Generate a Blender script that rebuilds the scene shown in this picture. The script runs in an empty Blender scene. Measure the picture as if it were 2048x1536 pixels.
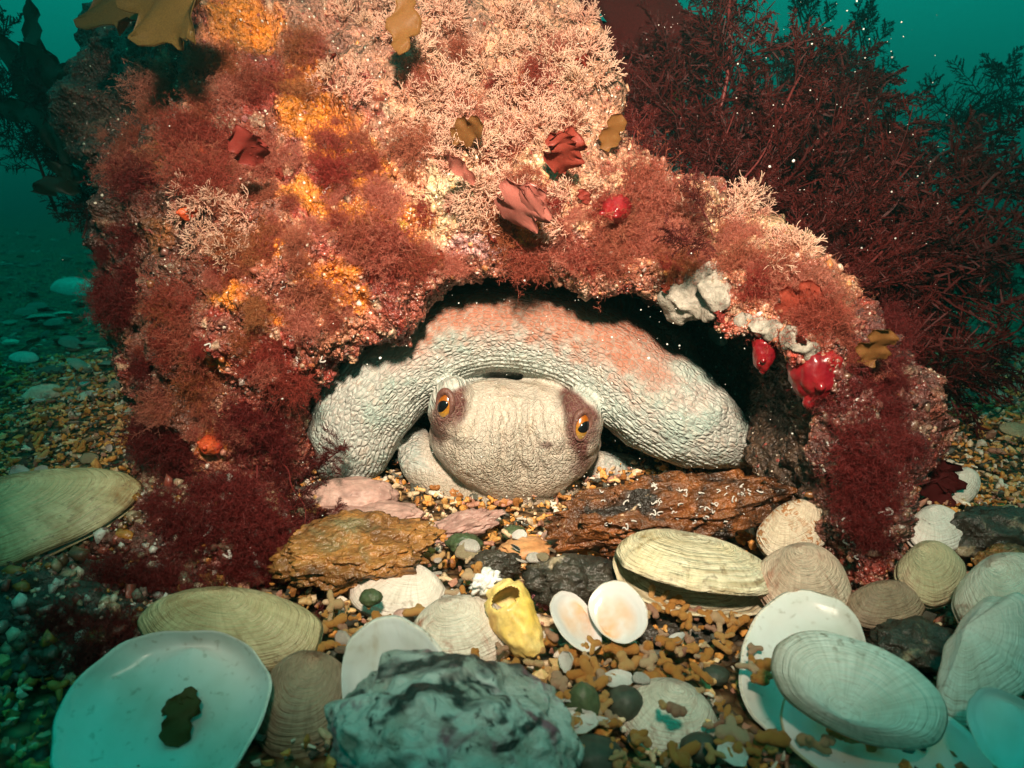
import bpy, bmesh, math, random
import numpy as np
from mathutils import Vector, Matrix, Quaternion
from mathutils.bvhtree import BVHTree

random.seed(7)
RNG = np.random.default_rng(7)
SC = bpy.context.scene
COL = SC.collection
PI = math.pi

# ------------------------------------------------------------------ camera
PITCH = math.radians(14.0)
CAMZ = 0.17
LENS = 26.0
FPX = 2048 * LENS / 36.0
cam_d = bpy.data.cameras.new('camera')
cam_d.lens = LENS
cam_d.sensor_width = 36
cam_d.clip_start = 0.01
cam_d.clip_end = 200
cam_d.dof.use_dof = True
cam_d.dof.focus_distance = 0.40
cam_d.dof.aperture_fstop = 20.0
cam = bpy.data.objects.new('camera', cam_d)
cam.location = (0, 0, CAMZ)
cam.rotation_euler = (PI / 2 - PITCH, 0, 0)
COL.objects.link(cam)
SC.camera = cam

# ------------------------------------------------------------------ world: daylight that has come down through green water
W = bpy.data.worlds.new('World')
SC.world = W
W.use_nodes = True
wn, wl = W.node_tree.nodes, W.node_tree.links
wn.clear()
w_tc = wn.new('ShaderNodeTexCoord')
w_sep = wn.new('ShaderNodeSeparateXYZ')
w_map = wn.new('ShaderNodeMapRange')
w_map.inputs['From Min'].default_value = -1
w_map.inputs['From Max'].default_value = 1
w_ramp = wn.new('ShaderNodeValToRGB')
w_ramp.color_ramp.interpolation = 'EASE'
els = w_ramp.color_ramp.elements
els[0].position = 0.0
els[0].color = (0.0002, 0.006, 0.005, 1)
els[1].position = 1.0
els[1].color = (0.001, 0.42, 0.325, 1)
e = els.new(0.5)
e.color = (0.0005, 0.115, 0.090, 1)
e = els.new(0.66)
e.color = (0.0006, 0.36, 0.28, 1)
w_bg = wn.new('ShaderNodeBackground')
w_bg.inputs['Strength'].default_value = 0.85
w_out = wn.new('ShaderNodeOutputWorld')
wl.new(w_tc.outputs['Generated'], w_sep.inputs[0])
wl.new(w_sep.outputs['Z'], w_map.inputs['Value'])
wl.new(w_map.outputs[0], w_ramp.inputs[0])
wl.new(w_ramp.outputs[0], w_bg.inputs['Color'])
wl.new(w_bg.outputs[0], w_out.inputs['Surface'])

# soft sun filtered by the water column
sun_d = bpy.data.lights.new('sun', 'SUN')
sun_d.energy = 0.22
sun_d.angle = math.radians(50)
sun_d.color = (0.01, 1.0, 0.80)
sun = bpy.data.objects.new('sun', sun_d)
sun.rotation_euler = (math.radians(-12), math.radians(14), 0)
sun.location = (0, 0, 3)
COL.objects.link(sun)

# the diver's torch held above the camera: its beam is what lights the rock
TORCH = Vector((0.01, -0.12, 0.45))
AIM = Vector((0.022, 0.43, 0.160))
t_d = bpy.data.lights.new('dive_torch', 'SPOT')
t_d.energy = 54.0
t_d.color = (1.0, 0.80, 0.62)
t_d.spot_size = math.radians(59)
t_d.spot_blend = 1.0
t_d.shadow_soft_size = 0.028
torch = bpy.data.objects.new('dive_torch', t_d)
torch.location = TORCH
torch.rotation_euler = (AIM - TORCH).to_track_quat('-Z', 'Y').to_euler()
COL.objects.link(torch)

SC.view_settings.view_transform = 'Standard'
SC.view_settings.look = 'None'
SC.view_settings.exposure = 0.0
SC.view_settings.gamma = 1.0
SC.render.engine = 'CYCLES'
SC.cycles.use_denoising = True
SC.cycles.max_bounces = 6
SC.cycles.diffuse_bounces = 3
SC.cycles.glossy_bounces = 2
SC.cycles.transmission_bounces = 4
SC.cycles.transparent_max_bounces = 8
SC.cycles.volume_bounces = 0
SC.cycles.use_adaptive_sampling = True
SC.cycles.adaptive_threshold = 0.02
SC.cycles.sample_clamp_indirect = 4.0

# ------------------------------------------------------------------ picture coordinates of the photograph -> places in the world
CP, SP = math.cos(PITCH), math.sin(PITCH)


def ray(px, py):
    a = (px - 1024) / FPX
    b = -(py - 768) / FPX
    return Vector((a, CP + b * SP, -SP + b * CP))


def P(px, py, Y):
    d = ray(px, py)
    return Vector((0, 0, CAMZ)) + d * (Y / d.y)


def G(px, py, z=0.0):
    d = ray(px, py)
    return Vector((0, 0, CAMZ)) + d * ((z - CAMZ) / d.z)


def depth(p):
    return p.y * CP - (p.z - CAMZ) * SP


def m_of(px, p):
    return px * depth(p) / FPX


def proj(V):
    x, y, z = V[:, 0], V[:, 1], V[:, 2] - CAMZ
    d = np.maximum(y * CP - z * SP, 1e-4)
    u = y * SP + z * CP
    return 1024 + FPX * x / d, 768 - FPX * u / d


# ------------------------------------------------------------------ noise
_perm = RNG.permutation(256).astype(np.int64)
_perm = np.concatenate([_perm, _perm, _perm])
_grad = RNG.normal(size=(256, 3))
_grad /= np.linalg.norm(_grad, axis=1)[:, None]


def pnoise(Q):
    Q = np.asarray(Q, dtype=np.float64)
    i = np.floor(Q).astype(np.int64)
    f = Q - i
    i &= 255
    w = f * f * f * (f * (f * 6 - 15) + 10)
    r = np.zeros(len(Q))
    for dx in (0, 1):
        for dy in (0, 1):
            for dz in (0, 1):
                h = _perm[_perm[_perm[(i[:, 0] + dx) & 255] + ((i[:, 1] + dy) & 255)] + ((i[:, 2] + dz) & 255)]
                g = _grad[h]
                dot = g[:, 0] * (f[:, 0] - dx) + g[:, 1] * (f[:, 1] - dy) + g[:, 2] * (f[:, 2] - dz)
                r += dot * (w[:, 0] if dx else 1 - w[:, 0]) * (w[:, 1] if dy else 1 - w[:, 1]) * (w[:, 2] if dz else 1 - w[:, 2])
    return r * 1.6


def fbm(Q, f, o=3, seed=0.0):
    r = np.zeros(len(Q))
    a = 1.0
    for k in range(o):
        r += a * pnoise(Q * f + seed + 17.3 * k)
        a *= 0.5
        f *= 2.03
    return r


def sstep(a, b, x):
    t = np.clip((x - a) / (b - a), 0, 1)
    return t * t * (3 - 2 * t)


# ------------------------------------------------------------------ mesh helpers
def mesh(name, V, F, mats=(), smooth=True, col=None, vec=None, midx=None):
    V = np.asarray(V, dtype=np.float32)
    me = bpy.data.meshes.new(name)
    if isinstance(F, np.ndarray):
        groups = [F]
    else:
        groups = [g for g in F if len(g)]
    me.vertices.add(len(V))
    me.vertices.foreach_set('co', V.ravel())
    nl = sum(g.size for g in groups)
    npoly = sum(len(g) for g in groups)
    me.loops.add(nl)
    me.loops.foreach_set('vertex_index', np.concatenate([g.ravel() for g in groups]).astype(np.int32))
    starts = []
    o = 0
    for g in groups:
        k = g.shape[1]
        starts.append(o + np.arange(len(g)) * k)
        o += g.size
    me.polygons.add(npoly)
    me.polygons.foreach_set('loop_start', np.concatenate(starts).astype(np.int32))
    for m in mats:
        me.materials.append(m)
    if midx is not None:
        me.polygons.foreach_set('material_index', np.asarray(midx, dtype=np.int32))
    me.polygons.foreach_set('use_smooth', np.full(npoly, smooth, dtype=bool))
    if col is not None:
        c = np.ones((len(V), 4), dtype=np.float32)
        c[:, :3] = col
        me.attributes.new('col', 'FLOAT_COLOR', 'POINT').data.foreach_set('color', c.ravel())
    if vec is not None:
        for k, a in vec.items():
            me.attributes.new(k, 'FLOAT_VECTOR', 'POINT').data.foreach_set('vector', np.asarray(a, dtype=np.float32).ravel())
    me.update(calc_edges=True)
    me.validate()
    return me


def link(name, data, parent=None, M=None, label=None, cat=None, group=None, kind=None):
    o = bpy.data.objects.new(name, data)
    COL.objects.link(o)
    if parent is not None:
        o.parent = parent
    if M is not None:
        o.matrix_local = M
    if label:
        o['label'] = label
    if cat:
        o['category'] = cat
    if group:
        o['group'] = group
    if kind:
        o['kind'] = kind
    return o


class MB:
    """collects pieces into one mesh"""

    def __init__(s):
        s.V, s.F3, s.F4, s.T, s.n = [], [], [], [], 0

    def add(s, V, F, t=None):
        V = np.asarray(V, dtype=np.float64)
        F = np.asarray(F, dtype=np.int64)
        (s.F3 if F.shape[1] == 3 else s.F4).append(F + s.n)
        s.V.append(V)
        s.T.append(np.zeros(len(V)) if t is None else np.asarray(t, dtype=np.float64))
        s.n += len(V)

    def tube(s, pts, rad, sides=5, t=None, cap=True):
        pts = np.asarray(pts, dtype=np.float64)
        n = len(pts)
        rad = np.broadcast_to(np.asarray(rad, dtype=np.float64), (n,))
        tan = np.gradient(pts, axis=0)
        tan /= np.linalg.norm(tan, axis=1)[:, None] + 1e-12
        ref = np.array([0.31, 0.17, 0.93]) if abs(tan[0, 2]) < 0.8 else np.array([0.93, 0.21, 0.1])
        a = np.cross(tan, ref)
        a /= np.linalg.norm(a, axis=1)[:, None] + 1e-12
        b = np.cross(tan, a)
        th = np.arange(sides) * 2 * PI / sides
        V = pts[:, None, :] + rad[:, None, None] * (np.cos(th)[None, :, None] * a[:, None, :] + np.sin(th)[None, :, None] * b[:, None, :])
        V = V.reshape(-1, 3)
        i = np.arange(n - 1)[:, None] * sides
        j = np.arange(sides)[None, :]
        j2 = (j + 1) % sides
        F = np.stack([i + j, i + j2, i + sides + j2, i + sides + j], -1).reshape(-1, 4)
        tt = np.repeat(np.linspace(0, 1, n) if t is None else np.asarray(t), sides)
        base = s.n
        s.add(V, F, tt)
        if cap:
            tip = pts[-1] + tan[-1] * rad[-1] * 0.7
            tip0 = pts[0] - tan[0] * rad[0] * 0.7
            k = np.arange(sides)
            m = (n - 1) * sides
            VV = np.array([tip, tip0])
            s.V.append(VV)
            s.T.append(np.array([tt[-1], tt[0]]))
            s.F3.append(np.stack([base + m + k, base + m + (k + 1) % sides, np.full(sides, s.n)], -1))
            s.F3.append(np.stack([base + (k + 1) % sides, base + k, np.full(sides, s.n + 1)], -1))
            s.n += 2

    def ribbon(s, pts, w, side, t=None):
        pts = np.asarray(pts)
        n = len(pts)
        w = np.broadcast_to(np.asarray(w, dtype=np.float64), (n,))
        side = np.asarray(side, dtype=np.float64)
        V = np.empty((2 * n, 3))
        V[0::2] = pts - side * w[:, None] * 0.5
        V[1::2] = pts + side * w[:, None] * 0.5
        i = np.arange(n - 1) * 2
        F = np.stack([i, i + 1, i + 3, i + 2], -1)
        s.add(V, F, np.repeat(np.linspace(0, 1, n) if t is None else t, 2))

    def arr(s):
        F = []
        if s.F3:
            F.append(np.concatenate(s.F3))
        if s.F4:
            F.append(np.concatenate(s.F4))
        return np.concatenate(s.V), F

    def mesh(s, name, mats, smooth=True, colfn=None):
        V, F = s.arr()
        T = np.concatenate(s.T)
        return mesh(name, V, F, mats, smooth, vec={'tip': np.stack([T, T, T], -1)})


def frame(z, x=None, loc=(0, 0, 0), scale=1.0):
    z = Vector(z).normalized()
    if x is None:
        x = Vector((random.gauss(0, 1), random.gauss(0, 1), random.gauss(0, 1)))
    x = Vector(x)
    x = (x - z * x.dot(z))
    if x.length < 1e-5:
        x = z.orthogonal()
    x.normalize()
    y = z.cross(x)
    sx, sy, sz = (scale,) * 3 if not hasattr(scale, '__len__') else scale
    M = Matrix(((x.x * sx, y.x * sy, z.x * sz, loc[0]), (x.y * sx, y.y * sy, z.y * sz, loc[1]),
                (x.z * sx, y.z * sy, z.z * sz, loc[2]), (0, 0, 0, 1)))
    return M


def catmull(C, t):
    """C (K,...) control values, t in [0,K-1]"""
    C = np.asarray(C, dtype=np.float64)
    K = len(C)
    i = np.clip(np.floor(t).astype(int), 0, K - 2)
    f = (t - i).reshape((-1,) + (1,) * (C.ndim - 1))
    p0 = C[np.maximum(i - 1, 0)]
    p1 = C[i]
    p2 = C[i + 1]
    p3 = C[np.minimum(i + 2, K - 1)]
    return 0.5 * (2 * p1 + (p2 - p0) * f + (2 * p0 - 5 * p1 + 4 * p2 - p3) * f * f + (3 * p1 - 3 * p2 + p3 - p0) * f ** 3)


# ------------------------------------------------------------------ material helpers
class NT:
    def __init__(s, name):
        s.m = bpy.data.materials.new(name)
        s.m.use_nodes = True
        s.t = s.m.node_tree
        s.t.nodes.clear()
        s.out = s.n('ShaderNodeOutputMaterial')
        s.b = s.n('ShaderNodeBsdfPrincipled')
        s.l(s.b.outputs[0], s.out.inputs['Surface'])

    def n(s, ty, **k):
        nd = s.t.nodes.new(ty)
        for a, v in k.items():
            setattr(nd, a, v)
        return nd

    def l(s, a, b):
        s.t.links.new(a, b)

    def setin(s, nd, i, v):
        if hasattr(v, 'is_linked') or hasattr(v, 'links'):
            s.l(v, nd.inputs[i])
        else:
            nd.inputs[i].default_value = v

    def coord(s, kind='Object'):
        return s.n('ShaderNodeTexCoord').outputs[kind]

    def attr(s, name, out='Color'):
        return s.n('ShaderNodeAttribute', attribute_name=name).outputs[out]

    def noise(s, vec, scale, detail=3, rough=0.55, dist=0.0, out='Fac'):
        nd = s.n('ShaderNodeTexNoise')
        s.l(vec, nd.inputs['Vector'])
        nd.inputs['Scale'].default_value = scale
        nd.inputs['Detail'].default_value = detail
        nd.inputs['Roughness'].default_value = rough
        nd.inputs['Distortion'].default_value = dist
        return nd.outputs[out]

    def voro(s, vec, scale, feature='F1', out='Distance', rnd=1.0):
        nd = s.n('ShaderNodeTexVoronoi', feature=feature)
        s.l(vec, nd.inputs['Vector'])
        nd.inputs['Scale'].default_value = scale
        nd.inputs['Randomness'].default_value = rnd
        return nd.outputs[out]

    def ramp(s, fac, stops):
        nd = s.n('ShaderNodeValToRGB')
        e = nd.color_ramp.elements
        while len(e) < len(stops):
            e.new(0.5)
        for k, (p, c) in enumerate(stops):
            e[k].position = p
            e[k].color = (*c, 1) if len(c) == 3 else c
        s.l(fac, nd.inputs[0])
        return nd.outputs[0]

    def mr(s, v, a, b, c=0.0, d=1.0):
        nd = s.n('ShaderNodeMapRange')
        s.l(v, nd.inputs[0])
        for i, x in enumerate((a, b, c, d)):
            nd.inputs[i + 1].default_value = x
        return nd.outputs[0]

    def math(s, op, a, b=0.0):
        nd = s.n('ShaderNodeMath', operation=op)
        s.setin(nd, 0, a)
        s.setin(nd, 1, b)
        return nd.outputs[0]

    def mix(s, fac, a, b, mode='MIX'):
        nd = s.n('ShaderNodeMix', data_type='RGBA', blend_type=mode)
        s.setin(nd, 0, fac)
        for i, v in ((6, a), (7, b)):
            if hasattr(v, 'links'):
                s.l(v, nd.inputs[i])
            else:
                nd.inputs[i].default_value = (*v, 1)
        return nd.outputs[2]

    def bump(s, h, dist, strength=1.0, prev=None):
        nd = s.n('ShaderNodeBump')
        nd.inputs['Strength'].default_value = strength
        nd.inputs['Distance'].default_value = dist
        s.l(h, nd.inputs['Height'])
        if prev is not None:
            s.l(prev, nd.inputs['Normal'])
        return nd.outputs[0]

    def fin(s, color, rough=0.5, normal=None, trans=None, sss=0.0, spec=0.4, coat=0.0):
        b = s.b
        s.setin(b, 'Base Color', color if hasattr(color, 'links') else (*color, 1))
        s.setin(b, 'Roughness', rough)
        b.inputs['Specular IOR Level'].default_value = spec
        if coat:
            b.inputs['Coat Weight'].default_value = coat
            b.inputs['Coat Roughness'].default_value = 0.12
        if normal is not None:
            s.l(normal, b.inputs['Normal'])
        if sss:
            b.inputs['Subsurface Weight'].default_value = sss
            b.inputs['Subsurface Radius'].default_value = (0.004, 0.002, 0.0015)
            b.inputs['Subsurface Scale'].default_value = 1.0
        if trans:
            tr = s.n('ShaderNodeBsdfTranslucent')
            s.setin(tr, 0, color if hasattr(color, 'links') else (*color, 1))
            mx = s.n('ShaderNodeMixShader')
            mx.inputs[0].default_value = trans
            s.l(b.outputs[0], mx.inputs[1])
            s.l(tr.outputs[0], mx.inputs[2])
            s.l(mx.outputs[0], s.out.inputs['Surface'])
        return s.m


def m_alga(name, c1, c2, tipc=None, trans=0.35, rough=0.55, spec=0.3):
    t = NT(name)
    rnd = t.n('ShaderNodeObjectInfo').outputs['Random']
    c = t.mix(rnd, c1, c2)
    if tipc:
        c = t.mix(t.mr(t.attr('tip', 'Fac'), 0.35, 1.0, 0, 0.8), c, tipc)
    nz = t.noise(t.coord(), 90, 2)
    c = t.mix(0.5, c, t.ramp(nz, [(0.3, (0.45, 0.45, 0.45)), (0.7, (1.35, 1.3, 1.25))]), 'MULTIPLY')
    return t.fin(c, rough, trans=trans, spec=spec)


M_cor = m_alga('coralline', (0.76, 0.33, 0.24), (0.72, 0.43, 0.28), (0.86, 0.60, 0.46), 0.15, 0.6)
M_fuzz = m_alga('red_filaments', (0.50, 0.17, 0.10), (0.36, 0.045, 0.034), None, 0.45, 0.6)
M_fuzz2 = m_alga('brown_filaments', (0.50, 0.20, 0.08), (0.42, 0.12, 0.05), None, 0.45, 0.6)
M_fuzz3 = m_alga('pink_filaments', (0.64, 0.25, 0.18), (0.54, 0.16, 0.11), None, 0.45, 0.6)
M_tan = m_alga('tan_blade', (0.46, 0.22, 0.06), (0.36, 0.16, 0.05), None, 0.6, 0.5, 0.3)
M_fuzzd = m_alga('dark_red_filaments', (0.20, 0.022, 0.020), (0.15, 0.016, 0.016), None, 0.35, 0.6)
M_feath = m_alga('feathery_red', (0.13, 0.014, 0.012), (0.06, 0.007, 0.007), (0.15, 0.018, 0.015), 0.4, 0.55)
M_feathd = m_alga('feathery_dark', (0.085, 0.02, 0.018), (0.06, 0.022, 0.018), None, 0.3, 0.55)
M_stalk = m_alga('red_stalk', (0.16, 0.022, 0.02), (0.12, 0.02, 0.018), None, 0.0, 0.5)
M_blade = m_alga('red_blade', (0.52, 0.10, 0.055), (0.40, 0.06, 0.05), None, 0.55, 0.5, 0.3)
M_pblade = m_alga('pink_blade', (0.66, 0.24, 0.18), (0.6, 0.2, 0.16), None, 0.45, 0.3, 0.5)
M_olive = m_alga('olive_blade', (0.20, 0.12, 0.03), (0.13, 0.085, 0.025), None, 0.5, 0.5, 0.3)
M_green = m_alga('green_blade', (0.05, 0.24, 0.03), (0.06, 0.30, 0.05), None, 0.4, 0.4, 0.4)
M_kelp = m_alga('dark_kelp', (0.035, 0.045, 0.028), (0.05, 0.05, 0.03), None, 0.2, 0.45, 0.4)
M_dred = m_alga('dark_red_blade', (0.10, 0.014, 0.014), (0.085, 0.012, 0.012), None, 0.35, 0.75, 0.1)


def m_rock(name, attr=True, base=(0.3, 0.2, 0.12), sp=0.012):
    t = NT(name)
    co = t.coord()
    c = t.attr('col') if attr else t.mix(0.0, base, base)
    n1 = t.noise(co, 60, 5, 0.65)
    n2 = t.noise(co, 340, 3, 0.6)
    c = t.mix(1.0, c, t.ramp(n1, [(0.28, (0.30, 0.26, 0.26)), (0.5, (0.9, 0.9, 0.9)), (0.72, (1.65, 1.5, 1.4))]), 'MULTIPLY')
    c = t.mix(1.0, c, t.ramp(n2, [(0.3, (0.35, 0.33, 0.33)), (0.55, (1.0, 1.0, 1.0)), (0.75, (1.5, 1.45, 1.4))]), 'MULTIPLY')
    v = t.voro(co, 420, 'F1')
    vc = t.voro(co, 420, 'F1', 'Color')
    sep = t.n('ShaderNodeSeparateColor')
    t.l(vc, sep.inputs[0])
    spk = t.math('MULTIPLY', t.math('LESS_THAN', v, 0.34), t.math('GREATER_THAN', sep.outputs[0], 0.955))
    c = t.mix(spk, c, (0.80, 0.70, 0.56))
    spk2 = t.math('MULTIPLY', t.math('LESS_THAN', v, 0.45), t.math('GREATER_THAN', sep.outputs[1], 0.95))
    c = t.mix(spk2, c, (0.26, 0.05, 0.035))
    h = t.math('SUBTRACT', n2, t.math('MULTIPLY', v, 0.6))
    nb = t.bump(h, 0.0026, 1.0)
    nb = t.bump(n1, 0.007, 0.8, nb)
    rg = t.mr(t.noise(co, 200, 2), 0.35, 0.65, 0.22, 0.65)
    return t.fin(c, rg, nb, spec=0.6)


M_rock = m_rock('encrusted_rock')


def m_stone(name, c1, c2, scale=60, rough=0.5, spots=None, bump=0.0015, spec=0.4):
    t = NT(name)
    co = t.coord()
    rnd = t.n('ShaderNodeObjectInfo').outputs['Random']
    add = t.n('ShaderNodeVectorMath', operation='ADD')
    t.l(co, add.inputs[0])
    t.l(rnd, add.inputs[1])
    co = add.outputs[0]
    n = t.noise(co, scale, 5, 0.62, 0.4)
    c = t.ramp(n, [(0.32, c1), (0.66, c2)])
    n2 = t.noise(co, scale * 6, 3, 0.6)
    c = t.mix(0.55, c, t.ramp(n2, [(0.3, (0.45, 0.45, 0.45)), (0.7, (1.4, 1.4, 1.4))]), 'MULTIPLY')
    if spots:
        for (sc, a, b, sc_col) in spots:
            f = t.mr(t.noise(co, sc, 4, 0.6, 0.6), a, b)
            c = t.mix(f, c, sc_col)
    h = t.math('ADD', n, t.math('MULTIPLY', n2, 0.4))
    return t.fin(c, rough, t.bump(h, bump, 1.0), spec=spec)


M_peb = m_stone('dark_pebble', (0.030, 0.038, 0.026), (0.060, 0.070, 0.048), 80, 0.55, None, 0.0004)
M_gpeb = m_stone('green_pebble', (0.035, 0.065, 0.025), (0.075, 0.10, 0.045), 90, 0.5, [(260, 0.62, 0.72, (0.16, 0.20, 0.12))], 0.0006)
M_rust = m_stone('rusty_stone', (0.035, 0.015, 0.008), (0.26, 0.085, 0.022), 60, 0.35,
                 [(45, 0.50, 0.60, (0.02, 0.012, 0.008)), (150, 0.66, 0.72, (0.55, 0.40, 0.25))], 0.006, 0.6)
M_orst = m_stone('orange_crust_stone', (0.09, 0.035, 0.014), (0.46, 0.20, 0.05), 50, 0.35,
                 [(40, 0.56, 0.68, (0.20, 0.15, 0.07))], 0.005, 0.6)
M_pinkst = m_stone('pink_stone', (0.34, 0.19, 0.16), (0.56, 0.36, 0.30), 40, 0.5, [(120, 0.66, 0.74, (0.14, 0.07, 0.05))], 0.001)
M_orange = m_stone('orange_stone', (0.50, 0.22, 0.08), (0.62, 0.33, 0.15), 40, 0.5, None, 0.001)
M_greyst = m_stone('grey_stone', (0.13, 0.105, 0.085), (0.22, 0.18, 0.145), 30, 0.6, [(90, 0.63, 0.70, (0.07, 0.05, 0.04))], 0.0006)
M_magenta = m_stone('magenta_crust', (0.26, 0.06, 0.09), (0.46, 0.18, 0.20), 90, 0.5, None, 0.002)
M_blackst = m_stone('black_stone', (0.02, 0.018, 0.014), (0.06, 0.05, 0.035), 60, 0.4, [(60, 0.6, 0.7, (0.35, 0.28, 0.18))], 0.003)
M_fore = m_stone('crusted_foreground_stone', (0.03, 0.035, 0.03), (0.05, 0.05, 0.045), 40, 0.55,
                 [(22, 0.39, 0.46, (0.46, 0.49, 0.46)), (90, 0.50, 0.62, (0.30, 0.32, 0.28)), (60, 0.58, 0.68, (0.24, 0.10, 0.13)), (38, 0.60, 0.65, (0.025, 0.03, 0.026)), (200, 0.60, 0.66, (0.03, 0.035, 0.03))], 0.004)
M_sponge = m_stone('white_sponge', (0.24, 0.21, 0.17), (0.38, 0.34, 0.28), 60, 0.6, [(55, 0.66, 0.72, (0.16, 0.10, 0.05))], 0.0025)
M_worm = m_stone('worm_tube', (0.72, 0.66, 0.58), (0.85, 0.82, 0.78), 200, 0.3, None, 0.0003, 0.6)
M_nod = m_stone('pink_nodule', (0.42, 0.13, 0.14), (0.60, 0.28, 0.27), 200, 0.35, None, 0.0005, 0.6)
M_lump = m_stone('beige_crumb', (0.50, 0.34, 0.20), (0.74, 0.56, 0.38), 300, 0.35, None, 0.0006, 0.6)
M_yell = m_stone('yellow_shell', (0.80, 0.52, 0.10), (0.82, 0.64, 0.26), 45, 0.5,
                 [(18, 0.55, 0.66, (0.46, 0.17, 0.03)), (160, 0.66, 0.74, (0.82, 0.74, 0.5))], 0.0008, 0.5)
M_white = m_stone('white_shell_lump', (0.76, 0.74, 0.70), (0.84, 0.82, 0.78), 60, 0.35, None, 0.0006)
M_teal = m_stone('weathered_shell', (0.26, 0.25, 0.20), (0.52, 0.52, 0.45), 60, 0.5, None, 0.0006)
M_snow = m_stone('speck', (0.75, 0.72, 0.66), (0.8, 0.78, 0.72), 60, 0.6, None, 0.0001)

t = NT('sea_squirt')
_n = t.noise(t.coord(), 70, 3)
_rn = t.n('ShaderNodeObjectInfo').outputs['Random']
_c = t.mix(t.mr(_n, 0.35, 0.7), (0.17, 0.004, 0.010), (0.30, 0.014, 0.014))
M_squirt = t.fin(_c, 0.3, t.bump(_n, 0.0022), sss=0.15, spec=0.5, coat=0.25)
t = NT('orange_squirt')
_n = t.noise(t.coord(), 70, 3)
_c = t.mix(t.mr(_n, 0.35, 0.7), (0.56, 0.05, 0.02), (0.66, 0.15, 0.035))
M_osquirt = t.fin(_c, 0.45, t.bump(_n, 0.0020), sss=0.2, spec=0.4)

# gravel fragments
t = NT('maerl_single')
_rnd = t.n('ShaderNodeObjectInfo').outputs['Random']
_c = t.ramp(_rnd, [(0.0, (0.66, 0.28, 0.06)), (0.4, (0.72, 0.35, 0.09)), (0.66, (0.76, 0.46, 0.19)), (0.85, (0.74, 0.54, 0.34)), (1.0, (0.50, 0.24, 0.16))])
_nz = t.noise(t.coord(), 400, 3)
_c = t.mix(0.6, _c, t.ramp(_nz, [(0.3, (0.55, 0.5, 0.45)), (0.7, (1.3, 1.3, 1.3))]), 'MULTIPLY')
M_maerl = t.fin(_c, 0.55, t.bump(_nz, 0.0006), spec=0.4)
t = NT('maerl_mass')
_nz = t.noise(t.coord(), 400, 3)
_c = t.mix(0.6, t.attr('col'), t.ramp(_nz, [(0.3, (0.55, 0.5, 0.45)), (0.7, (1.3, 1.3, 1.3))]), 'MULTIPLY')
M_mass = t.fin(_c, 0.55, t.bump(_nz, 0.0006), spec=0.4)

t = NT('seabed')
_co = t.coord()
_v = t.voro(_co, 160, 'F1')
_vc = t.voro(_co, 160, 'F1', 'Color')
_sep = t.n('ShaderNodeSeparateColor')
t.l(_vc, _sep.inputs[0])
_c = t.ramp(_sep.outputs[0], [(0.0, (0.16, 0.09, 0.045)), (0.4, (0.34, 0.19, 0.075)), (0.75, (0.42, 0.28, 0.15)), (1.0, (0.12, 0.11, 0.09))])
_c = t.mix(1.0, _c, t.ramp(_v, [(0.2, (1, 1, 1)), (0.75, (0.2, 0.18, 0.16))]), 'MULTIPLY')
_nb = t.math('ADD', t.math('MULTIPLY', _v, -1.0), t.math('MULTIPLY', t.noise(_co, 40, 4), 1.0))
M_bed = t.fin(_c, 0.6, t.bump(_nb, 0.006), spec=0.3)


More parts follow.
